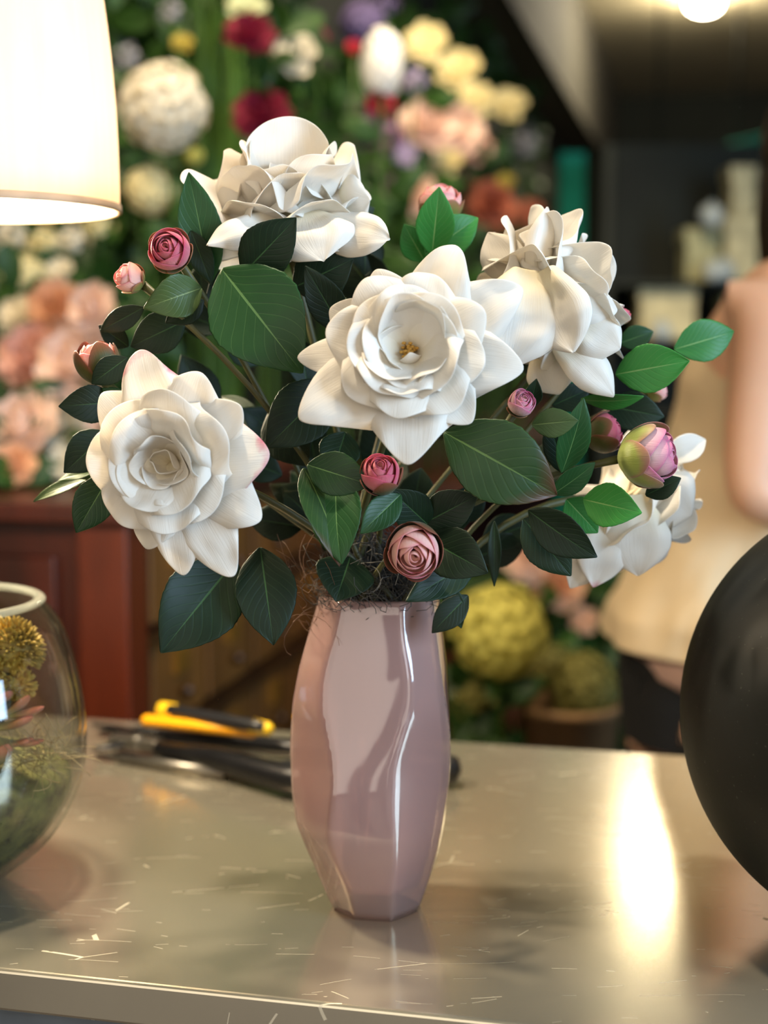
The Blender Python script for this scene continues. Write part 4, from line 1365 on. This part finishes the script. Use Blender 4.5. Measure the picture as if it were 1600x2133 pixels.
ZC = cz_
FL = [
 # upper left, in front of the back wall
 (340, 225, 1.55, 92, 'hydrangea', 'ivory', 'big ivory hydrangea head next to the glowing lampshade', ZC),
 (312, 398, 1.6, 52, 'hydrangea', 'cream', 'smaller cream hydrangea below the big ivory one', ZC),
 (268, 120, 1.75, 32, 'spray', 'grey', 'silver grey sprig beside the upper edge of the lampshade', ZC),
 (360, 25, 1.75, 30, 'spray', 'grey', 'silver grey spray of small blooms at the top edge of the photo', ZC),
 (380, 85, 1.7, 22, 'rosette', 'yellow', 'small dull yellow bloom above the big ivory hydrangea', ZC),
 (405, 325, 1.7, 18, 'tulip', 'lime', 'pale green closed bloom right above the top rose', ZC),
 (522, 65, 1.65, 48, 'peony', 'burgundy', 'burgundy peony at the top, left of the white bloom', ZC),
 (545, 235, 1.62, 56, 'peony', 'burgundy', 'burgundy peony right over the top white rose', ZC),
 (515, 8, 1.68, 40, 'rosette', 'sage', 'pale green bloom above the upper burgundy peony', ZC),
 (612, 105, 2.1, 42, 'rosette', 'ivory', 'ivory bloom between the burgundy flowers and the small magenta one', .13),
 (585, 130, 2.15, 28, 'spray', 'cream', 'cream sprig tucked beside the ivory bloom', .13),
 (660, 82, 2.2, 20, 'tulip', 'burgundy', 'small magenta closed bloom beside the ivory one', .13),
 (735, 95, 2.2, 14, 'rosette', 'red', 'small red bloom left of the tall white flower', .13),
 (755, 50, 2.3, 42, 'hydrangea', 'purple', 'purple hydrangea above the tall white flower', .13),
 (805, 10, 2.4, 26, 'spray', 'purple', 'purple sprig at the top edge of the photo', .13),
 (797, 135, 2.1, 46, 'spike', 'white', 'tall pure white bloom spike, brightest of the display', .13),
 (795, 212, 2.15, 26, 'rosette', 'red', 'crimson bloom under the tall white spike', .13),
 (765, 265, 2.2, 46, 'spray', 'mauve', 'mauve spray under the crimson bloom', .13),
 (810, 285, 2.3, 38, 'spray', 'mauve', 'darker mauve spray right of the other mauve one', .13),
 (845, 320, 2.3, 22, 'rosette', 'lilac', 'small lilac bloom below the mauve sprays', .13),
 (730, 260, 2.3, 14, 'rosette', 'red', 'tiny red bloom left of the mauve sprays', .13),
 (865, 165, 2.4, 28, 'spray', 'lilac', 'lilac spray right of the tall white spike', .13),
 (885, 85, 2.6, 38, 'rosette', 'cream', 'cream bloom, topmost of the diagonal row of cream flowers', .13),
 (952, 138, 2.9, 40, 'rosette', 'cream', 'cream bloom, second down the diagonal row of cream flowers', .13),
 (985, 202, 3.1, 36, 'rosette', 'cream', 'cream bloom, third down the diagonal row of cream flowers', .13),
 (1058, 212, 3.6, 34, 'rosette', 'cream', 'yellow cream bloom at the far end of the diagonal row', .13),
 (895, 255, 2.6, 52, 'peony', 'blush', 'blush peony in the middle of the display, left of its twin', .13),
 (945, 268, 2.8, 50, 'peony', 'blush', 'blush peony in the middle of the display, right of its twin', .13),
 (1000, 310, 3.1, 38, 'spray', 'pink', 'dusky pink spray right of the blush peonies', .13),
 (925, 335, 2.7, 32, 'rosette', 'cream', 'cream bloom under the blush peonies', .13),
 (1050, 378, 3.2, 18, 'rosette', 'yellow', 'small bright yellow bloom above the right rose', .13),
 (1025, 425, 3.0, 44, 'peony', 'rust', 'rust pink peony just above the right rose', .13),
 (960, 390, 2.9, 40, 'spray', 'brown', 'dried brown spray above the pink topped bud', .13),
 (860, 405, 2.5, 40, 'peony', 'blush', 'blush bloom left of the pink topped bud', .13),
 (812, 400, 2.4, 36, 'spray', 'mauve', 'lowest mauve spray, right of the top rose', .13),
 (1095, 300, 3.9, 36, 'spray', 'grey', 'silver grey spray at the far end of the display', .13),
 (1100, 440, 3.6, 26, 'rosette', 'rust', 'rust bloom behind the tip of the right rose', .13),
 # rows under the lampshade
 (25, 490, 1.5, 42, 'spray', 'ivory', 'ivory spray under the lampshade by the left edge of the photo', ZC),
 (95, 505, 1.5, 44, 'spray', 'cream', 'cream spray under the middle of the lampshade', ZC),
 (150, 500, 1.5, 40, 'spray', 'ivory', 'ivory spray second from the right of the row under the lampshade', ZC),
 (205, 470, 1.55, 36, 'spray', 'cream', 'cream spray under the right corner of the lampshade', ZC),
 (50, 580, 1.45, 50, 'hydrangea', 'cream', 'cream hydrangea below the sprays at the left edge', ZC),
 (120, 560, 1.45, 30, 'rosette', 'ivory', 'small ivory bloom right of the cream hydrangea', ZC),
 # pink flowers on the cabinet
 (115, 635, 1.25, 46, 'peony', 'peach', 'peach peony, upper middle of the flowers on the cabinet', ZC),
 (186, 640, 1.15, 44, 'peony', 'blush', 'round blush peony nearest the small upper left bud', ZC),
 (60, 740, 1.2, 60, 'peony', 'pink', 'dusky pink peony at the left edge of the flowers on the cabinet', ZC),
 (150, 750, 1.15, 72, 'peony', 'blush', 'large blush peony behind the mostly green bud', ZC),
 (30, 650, 1.3, 40, 'rosette', 'ivory', 'ivory bloom above the dusky pink peony', ZC),
 (40, 880, 1.1, 66, 'peony', 'blush', 'big blush peony low at the left edge', ZC),
 (118, 880, 1.15, 48, 'peony', 'ivory', 'pale ivory peony low behind the leaves of the left rose', ZC),
 (25, 965, 1.05, 40, 'peony', 'peach', 'peach peony lowest at the left edge on the cabinet', ZC),
 (125, 960, 1.1, 30, 'rosette', 'ivory', 'small ivory bloom lowest in the cabinet flowers', ZC),
 (190, 890, 1.15, 26, 'rosette', 'blush', 'blush bloom half hidden behind the left rose', ZC),
 # right, behind the vase
 (1040, 1315, 1.35, 104, 'hydrangea', 'lime', 'big lime yellow hydrangea right of the vase', -.43),
 (1105, 1160, 1.6, 54, 'peony', 'blush', 'blush peony above the lime hydrangea', -.43),
 (1165, 1215, 1.6, 56, 'peony', 'peach', 'peach peony above and right of the lime hydrangea', -.43),
 (1218, 1290, 1.65, 30, 'rosette', 'peach', 'small peach bloom right of the peach peony', -.43),
 (1215, 1430, 1.4, 78, 'hydrangea', 'olive', 'olive hydrangea low beside the black trousers', -.43),
 (1150, 1400, 1.55, 62, 'hydrangea', 'olive', 'olive hydrangea behind and left of the other olive one', -.43),
 (985, 1455, 1.5, 50, 'spray', 'olive', 'olive spray low behind the vase', -.43),
 (1080, 1490, 1.5, 46, 'spray', 'brown', 'dried brown spray low between the hydrangeas', -.43),
]
for f in FL: bg_flower(*f)
pots = [(R(-.0, 1.38), -.43), (R(.14, 1.62), -.43)]
po = P(1185, 1540, 1.42)
g = G(); g.lathe([(.001, -.43), (.07, -.43), (.085, -.20), (.09, -.20), (.09, -.185), (.08, -.185), (.075, -.24), (.001, -.25)], (po.x, 1.40, 0), 32)
tag(g.build('plant_pot', m_plain('tan clay', '#8a6a44', .7), loc=(po.x, 1.40, -.43)), 'tan clay pot under the olive hydrangea behind the counter', 'pot')
# tall green blades
for k, (px, w) in enumerate(((432, 22), (452, 20), (474, 24), (492, 18), (418, 16))):
    lab = ['tall green blade plant left of centre in the group above the top rose', 'tall green blade in the middle of the group above the top rose', 'widest tall green blade of the group beside the burgundy peonies',
           'tall green blade nearest the burgundy peonies', 'narrow tall green blade nearest the ivory hydrangea'][k]
    y = 1.72 + .02 * k
    t = thing('blade_plant', V((P(px, 300, y).x, y, ZC)), lab, 'plant', 'tall green blades')
    sheet(t, P(px, 300, y) * 1.0 if False else V((P(px, 300, y).x, y, ZC)), P(px + 8 * (k - 2), -40, y), mm(w * 1.3, y), 'blade', 'bgleaf2', [(0, .6), (.5, 1), (.85, .8), (1, .1)], fold=.3, sub=0, seed=k, wave=.01)
# green foliage mass behind
def foliage(n, f, label, seed, mat='bgleaf', zmin=ZC):
    q = random.Random(seed); g = G()
    for i in range(n):
        c = f(q)
        d = V((q.gauss(0, 1), q.gauss(0, .6), q.gauss(.2, .8))).normalized()
        L = q.uniform(.05, .11)
        tiny_petal(g, c, d, V((q.gauss(0, .5), -1, q.gauss(0, .5))), L, L * .5, .1)
    o = g.build('foliage', M[mat], loc=(sum(p[0] for p in g.v) / len(g.v), sum(p[1] for p in g.v) / len(g.v), zmin))
    tag(o, label, 'foliage', kind='stuff')
foliage(900, lambda q: P(q.uniform(-60, 640), q.uniform(-60, 700), q.uniform(1.82, 1.95)), 'dark green foliage behind the flowers at the upper left', 1)
def side(q):
    v = q.uniform(2.15, 6.5)
    p = R(-.74 + q.uniform(0, .05), v, q.uniform(.15, .5 + .28 * v))
    return p
foliage(1100, side, 'green foliage along the side wall behind the mixed flowers', 2, zmin=.13)
foliage(240, lambda q: P(q.uniform(-40, 330), q.uniform(600, 1010), q.uniform(1.3, 1.5)), 'green leaves among the pink flowers on the cabinet', 3)
foliage(260, lambda q: P(q.uniform(940, 1290), q.uniform(1200, 1580), q.uniform(1.7, 1.9)), 'dark leaves behind the hydrangeas on the bench', 4, zmin=-.43)

# ------------------------------------------------------------------ far right shelf with boxes
su, sv = None, None
sp = P(1480, 700, 3.4)
shelf = thing('shelf_unit', V((sp.x, 3.5, FLOOR)), 'dark shelf unit with pale boxes far behind the person', 'shelf')
def sb(px0, px1, py0, py1, y, dep, g):
    a = P(px0, py1, y); b = P(px1, py0, y)
    g.box(((a.x + b.x) / 2, y + dep / 2, (a.z + b.z) / 2), (b.x - a.x, dep, b.z - a.z))
for py in (590, 712, 860):
    g = G(); sb(1270, 1760, py - 4, py + 6, 3.4, .4, g); g.build('board', M['wall_dark'], shelf, smooth=False)
for px in (1270, 1755):
    g = G(); a = P(px, 300, 3.4); g.box((a.x, 3.6, (a.z + FLOOR) / 2), (.03, .4, a.z - FLOOR)); g.build('side_panel', M['wall_dark'], shelf, smooth=False)
g = G(); sb(1270, 1760, 300, 1000, 3.8, .02, g); g.build('back_panel', M['wall_dark'], shelf, smooth=False)
BX = m_plain('cream cardboard', '#c9c096', .7); BX2 = m_plain('pale green cardboard', '#a8a67c', .7); BX3 = m_plain('white card stripe', '#d8dcd4', .6)
def gift(px0, px1, py0, py1, y, m, label, lid=True):
    t = thing('box', V((P((px0 + px1) / 2, py1, y).x, y + .06, P(px0, py1, y).z)), label, 'box', 'boxes on the far shelf')
    g = G(); sb(px0, px1, py0 + (py1 - py0) * .25, py1, y, .13, g); g.build('body', m, t, smooth=False, bevel=.004)
    g = G(); sb(px0 - 3, px1 + 3, py0, py0 + (py1 - py0) * .27, y - .004, .138, g); g.build('lid', m, t, smooth=False, bevel=.004)
gift(1335, 1450, 600, 708, 3.45, BX, 'wide cream box on the shelf right above the bright green leaves')
gift(1510, 1600, 555 + 60, 708, 3.45, BX2, 'pale green box on the far shelf beside the shoulder')
gift(1430, 1500, 475, 586, 3.45, BX2, 'square pale green box left on the upper far shelf')
gift(1512, 1580, 450, 586, 3.45, BX, 'cream box right on the upper far shelf')
gift(1525, 1575, 345, 449, 3.46, BX, 'tall cream box standing on the cream box on the upper far shelf')
def ball(px, py, r, y, label, zb=None):
    c = P(px, py, y); g = G(); R0 = mm(r, y)
    g.blob(c, R0, R0, R0, 14, 20)
    g.tube([c + V((0, 0, R0 * .9)), c + V((0, 0, R0 * 1.15))], R0 * .2, 8)
    tag(g.build('ornament', m_plain('pale glass ornament', '#b9c4c2', .3), loc=c - V((0, 0, R0))), label, 'ornament', 'pale round ornaments on the far shelf')
ball(1482, 449, 25, 3.38, 'pale round ornament on top of the square pale green box')
ball(1507, 563, 24, 3.38, 'pale round ornament in front of the boxes on the upper far shelf')
ball(1488, 565, 22, 3.34, 'pale round ornament touching the other one on the upper far shelf')
ball(1378, 690, 22, 3.36, 'pale round ornament in front of the wide cream box')
# teal post and teal valance
g = G(); a = P(1190, 400, 3.9); g.box((a.x, 3.9, (FLOOR + P(0, 320, 3.9).z) / 2), (.085, .05, P(0, 320, 3.9).z - FLOOR)); structure(g, 'trim_3', M['teal'])
g = G()
pts = []
for i in range(20):
    t_ = i / 19
    px = 1370 + 330 * t_
    for dy, off in ((0, 0), (40 + 55 * t_, .06), (75 + 30 * t_, .0)):
        p = P(px, 350 - 95 * t_ ** .8 + dy, 6.0); p.y += off
        pts.append(p)
g.grid(pts, 20, 3)
tag(g.build('valance', M['teal'], solid=.02), 'teal fabric valance hanging across the back of the shop', 'valance')
g = G(); a = P(1370, 350, 6.06); b = P(1700, 255, 6.06)
g.tube([V((a.x - .3, a.y, CEIL - .02)), V((b.x + .2, a.y, CEIL - .02))], .015, 8)
for x in (a.x, (a.x + b.x) / 2, b.x): g.tube([V((x, a.y, CEIL)), V((x, a.y, P(1400, 345, 6.06).z if x == a.x else P(1650, 285, 6.06).z))], .008, 6)
tag(g.build('curtain_rail', M['wall_dark']), 'dark rail carrying the teal valance under the ceiling', 'rail')

# ------------------------------------------------------------------ people
def m_skin():
    t = NT('skin')
    col = t.mix(t.noise(14, 3), hexc('#d9a483'), hexc('#e6b898'))
    return t.done(t.princ(col, .5, 0, t.bump(t.noise(150, 2), .05, .001), Subsurface_Weight=.15, Subsurface_Radius=(.01, .004, .002)))
M['skin'] = m_skin()

def human(name, loc, joints, label, face):
    """One continuous skinned body. joints: name -> world point. face: unit vector the head looks along."""
    root = thing(name, loc, label, 'person')
    v = []; e = []; rad = []
    idx = {}
    def add(nm, p, r, par=None):
        idx[nm] = len(v); v.append(V(p) - V(loc)); rad.append(r)
        if par is not None: e.append((idx[par], idx[nm]))
    J = joints
    face = V(face).normalized(); lat = V((0, 0, 1)).cross(face).normalized()
    add('pelvis', J['pelvis'], .125)
    add('waist', V(J['pelvis']).lerp(V(J['chest']), .45), .108, 'pelvis')
    add('chest', J['chest'], .128, 'waist')
    add('collar', V(J['chest']).lerp(V(J['neck']), .62), .085, 'chest')
    add('neck', J['neck'], .052, 'collar')
    hd = V(J['head'])
    add('skull_low', V(J['neck']).lerp(hd, .45) + face * .012, .058, 'neck')
    add('skull', hd, .080, 'skull_low')
    add('crown', hd + V((0, 0, .06)) - face * .012, .066, 'skull')
    add('nose', hd + face * .085 - V((0, 0, .03)), .012, 'skull')
    add('nose_tip', hd + face * .104 - V((0, 0, .042)), .010, 'nose')
    add('chin', hd + face * .065 - V((0, 0, .105)), .028, 'skull_low')
    for s_, nm in ((1, 'l'), (-1, 'r')):
        add('ear' + nm, hd + lat * (s_ * .086) - V((0, 0, .03)), .014, 'skull')
        add('ear2' + nm, hd + lat * (s_ * .094) - face * .016 - V((0, 0, .022)), .010, 'ear' + nm)
        sh_ = V(J['shoulder_' + nm]); el = V(J['elbow_' + nm]); wr = V(J['wrist_' + nm]); hn = V(J['hand_' + nm])
        add('sh' + nm, sh_, .058, 'collar')
        add('up' + nm, sh_.lerp(el, .45), .050, 'sh' + nm)
        add('el' + nm, el, .040, 'up' + nm)
        add('fo' + nm, el.lerp(wr, .35), .042, 'el' + nm)
        add('wr' + nm, wr, .026, 'fo' + nm)
        d = (hn - wr).normalized(); a = V(J.get('palm_' + nm, lat * s_)); a = (a - d * a.dot(d)).normalized(); b = d.cross(a)
        add('pa' + nm, wr + d * .05, .030, 'wr' + nm)
        for k, (off, ln) in enumerate(((-.030, .070), (-.011, .080), (.009, .076), (.027, .060))):
            base = wr + d * .088 + a * off
            add('f0%d' % k + nm, base, .0105, 'pa' + nm)
            add('f1%d' % k + nm, base + d * ln * .5 + b * .006, .0088, 'f0%d' % k + nm)
            add('f2%d' % k + nm, base + d * ln * .85 + b * .024, .0075, 'f1%d' % k + nm)
        th = wr + d * .035 - a * .040
        add('t0' + nm, th, .0125, 'pa' + nm)
        add('t1' + nm, th + d * .035 - a * .022 + b * .01, .010, 't0' + nm)
        hp = V(J['hip_' + nm]); kn = V(J['knee_' + nm]); an = V(J['ankle_' + nm]); to = V(J['toe_' + nm])
        add('hp' + nm, hp, .098, 'pelvis')
        add('th' + nm, hp.lerp(kn, .5), .080, 'hp' + nm)
        add('kn' + nm, kn, .058, 'th' + nm)
        add('ca' + nm, kn.lerp(an, .35), .056, 'kn' + nm)
        add('an' + nm, an, .038, 'ca' + nm)
        add('to' + nm, to, .032, 'an' + nm)
    me = bpy.data.meshes.new('body'); me.from_pydata([tuple(p) for p in v], e, [])
    o = bpy.data.objects.new('body', me); COL.objects.link(o); o.parent = root
    me.materials.append(M['skin'])
    mo_ = o.modifiers.new('skin', 'SKIN')
    sv_ = me.skin_vertices[0].data
    for i, r in enumerate(rad):
        sv_[i].radius = (r, r); sv_[i].use_root = (i == 0)
    mo_.use_smooth_shade = True
    sb_ = o.modifiers.new('smooth', 'SUBSURF'); sb_.levels = 2; sb_.render_levels = 2
    return root

def loft(g, secs, n=40, wr=0.0, seed=0):
    """secs: (centre, rx along a, ry along b, a, b)"""
    r_ = random.Random(seed); o = r_.uniform(0, 50)
    pts = []
    for i, (c, rx, ry, a, b) in enumerate(secs):
        for k in range(n):
            w = 2 * pi * k / n
            q = 1 + wr * noise.noise(V((cos(w) * 2.2 + o, sin(w) * 2.2, c[2] * 9))) + wr * .6 * noise.noise(V((cos(w) * 5, sin(w) * 5 + o, c[2] * 16)))
            pts.append(V(c) + V(a) * (rx * q * cos(w)) + V(b) * (ry * q * sin(w)))
    g.grid(pts, len(secs), n, True)

def smooth_secs(keys, m):
    out = []
    for i in range(len(keys) - 1):
        for k in range(m):
            t = k / m; t2 = t * t * (3 - 2 * t) * .5 + t * .5
            A, B = keys[i], keys[i + 1]
            out.append((V(A[0]).lerp(V(B[0]), t), A[1] + (B[1] - A[1]) * t2, A[2] + (B[2] - A[2]) * t2, V(A[3]).lerp(V(B[3]), t), V(A[4]).lerp(V(B[4]), t)))
    out.append(keys[-1])
    return out

def trousers(J, mat, root, fwd, r0=1.0):
    lat = V((0, 0, 1)).cross(V(fwd)).normalized()
    g = G()
    pe = V(J['pelvis'])
    w_ = lat * 1.0
    loft(g, smooth_secs([(pe + V((0, 0, .12)), .150 * r0, .125 * r0, w_, V(fwd)), (pe, .178 * r0, .150 * r0, w_, V(fwd)), (pe - V((0, 0, .10)), .170 * r0, .140 * r0, w_, V(fwd))], 5), 36)
    for nm in 'lr':
        hp, kn, an = V(J['hip_' + nm]), V(J['knee_' + nm]), V(J['ankle_' + nm])
        ks = [(hp + V((0, 0, .02)), .100 * r0), (hp.lerp(kn, .3), .100 * r0), (hp.lerp(kn, .7), .082), (kn, .074), (kn.lerp(an, .35), .072), (kn.lerp(an, .75), .064), (an + V((0, 0, .01)), .062)]
        loft(g, smooth_secs([(c, r, r, lat, V(fwd)) for c, r in ks], 4), 28, .05, ord(nm))
    g.build('trousers', mat, root)

def shoes(J, mat, root, fwd):
    for nm in 'lr':
        an, to = V(J['ankle_' + nm]), V(J['toe_' + nm])
        g = G()
        rot = V(fwd).to_track_quat('X', 'Z').to_matrix()
        c = an.lerp(to, .45); c.z = FLOOR + .042
        g.blob(c, .135, .048, .042, 12, 20, rot)
        g.blob(V((an.x, an.y, FLOOR + .07)), .055, .045, .055, 10, 16, rot)
        g.build('shoe', mat, root)

def hair(root, hd, face, mat, back=.0):
    g = G(); f = V(face).normalized()
    rot = f.to_track_quat('X', 'Z').to_matrix()
    g.blob(V(hd) - f * .022 + V((0, 0, .022)), .098, .092, .105, 14, 22, rot)
    if back: g.blob(V(hd) - f * .07 - V((0, 0, back * .5)), .05, .075, .06 + back * .5, 12, 18, rot)
    g.build('hair', mat, root)

# shopper in the cream blouse, seen from her side, leaning a little forward
CY = .97
def cp(px, py, dy=0): return P(px, py, CY + dy)
fw = V((.97, .22, 0)).normalized(); la = V((0, 0, 1)).cross(fw).normalized()
pel = cp(1462, 1392, .0); nk = cp(1690, 560)
ch = cp(1600, 830)
J = dict(pelvis=pel, chest=ch, neck=nk, head=nk + V((.045, .01, .155)),
         shoulder_r=cp(1612, 668, -.15), shoulder_l=cp(1650, 650, .15),
         elbow_r=cp(1556, 1052, -.19), elbow_l=cp(1640, 1050, .2),
         wrist_r=cp(1560, 1052, -.19) + V((.215, .03, .02)), wrist_l=cp(1640, 1050, .2) + V((.21, 0, .03)),
         hand_r=cp(1560, 1052, -.19) + V((.30, .05, .03)), hand_l=cp(1640, 1050, .2) + V((.30, -.02, .04)),
         hip_r=pel - la * .085 - V((0, 0, .03)), hip_l=pel + la * .085 - V((0, 0, .03)),
         palm_r=V((0, 0, 1)), palm_l=V((0, 0, 1)))
for nm, sg in (('r', -1), ('l', 1)):
    J['knee_' + nm] = V((pel.x - .01, pel.y, -.40)) + la * (sg * .095) + fw * .02
    J['ankle_' + nm] = V((pel.x - .03, pel.y, FLOOR + .085)) + la * (sg * .10)
    J['toe_' + nm] = J['ankle_' + nm] + fw * .15 - V((0, 0, .05))
p1 = human('person', (pel.x, pel.y, FLOOR), J, 'person in a cream sleeveless blouse and black trousers standing behind the counter, arm bent', fw)
M['blouse'] = m_plain('cream blouse cotton', '#d6bf9a', .8, var=.06, scale=9, bump=.1)
M['under'] = m_plain('dusty rose undershirt', '#c9a596', .8, var=.06, scale=9)
M['blackcloth'] = m_plain('black cloth', '#0b0b0c', .85)
dn = (pel - ch).normalized()
ax_f = fw; ax_l = la
def sec(px, py, rf, rl): return (cp(px, py), rf, rl, ax_f, ax_l)
g = G()
loft(g, smooth_secs([sec(1662, 596, .05, .075), sec(1655, 625, .075, .13), sec(1628, 690, .100, .155), sec(1605, 800, .122, .165), sec(1575, 950, .118, .160), sec(1535, 1100, .118, .155),
                     sec(1495, 1200, .126, .175), sec(1466, 1275, .132, .195), sec(1448, 1335, .124, .205)], 7), 64, .10, 4)
g.build('blouse', M['blouse'], p1, solid=.003, sub=1)
g = G()
loft(g, smooth_secs([sec(1480, 1240, .120, .165), sec(1466, 1330, .118, .19), sec(1476, 1385, .116, .185), sec(1492, 1425, .10, .175)], 6), 48, .05, 6)
g.build('undershirt', M['under'], p1, solid=.002)
trousers(J, M['blackcloth'], p1, fw, .80)
shoes(J, M['black'], p1, fw)
hair(p1, J['head'], fw, m_plain('dark brown hair', '#2a1a10', .5, bump=.5), .16)

# the one taking the picture: stands right behind the camera, mirrored in the vase
py_ = -1.52
fw2 = V((0, 1, 0)); la2 = V((-1, 0, 0))
J2 = dict(pelvis=(-.03, py_, .08), chest=(-.03, py_, .42), neck=(-.03, py_, .62), head=(-.03, py_ + .02, .77),
          shoulder_l=(-.21, py_, .53), shoulder_r=(.15, py_, .53), elbow_l=(-.27, py_ + .03, .24), elbow_r=(.24, py_ - .02, .24),
          wrist_l=(-.17, py_ + .20, .33), wrist_r=(.27, py_ + .04, .02), hand_l=(-.10, py_ + .27, .36), hand_r=(.27, py_ + .07, -.08),
          palm_l=(0, 0, 1), palm_r=(0, 1, 0),
          hip_l=(-.12, py_, .04), hip_r=(.06, py_, .04), knee_l=(-.15, py_ + .01, -.38), knee_r=(.09, py_ + .01, -.38),
          ankle_l=(-.17, py_, FLOOR + .085), ankle_r=(.12, py_, FLOOR + .085), toe_l=(-.18, py_ + .15, FLOOR + .035), toe_r=(.13, py_ + .15, FLOOR + .035))
p2 = human('person', (-.03, py_, FLOOR), J2, 'person in dark clothes mirrored as a standing silhouette in the pink vase', fw2)
g = G()
loft(g, smooth_secs([((-.03, py_, .60), .07, .065, la2, fw2), ((-.03, py_, .56), .16, .09, la2, fw2), ((-.03, py_, .48), .195, .125, la2, fw2), ((-.03, py_, .30), .175, .13, la2, fw2), ((-.03, py_, .02), .195, .15, la2, fw2)], 6), 40, .04, 3)
for nm in 'lr':
    a, b, c = (V(J2[k + nm]) for k in ('shoulder_', 'elbow_', 'wrist_'))
    g.tube([a, a.lerp(b, .5), b, b.lerp(c, .5), c], [.075, .066, .056, .052, .04], 16)
g.build('jacket', m_plain('dark blue jacket cloth', '#1a1c26', .85), p2)
trousers(J2, M['blackcloth'], p2, fw2)
shoes(J2, M['black'], p2, fw2)
hair(p2, J2['head'], fw2, m_plain('black hair', '#120d0a', .5, bump=.5))
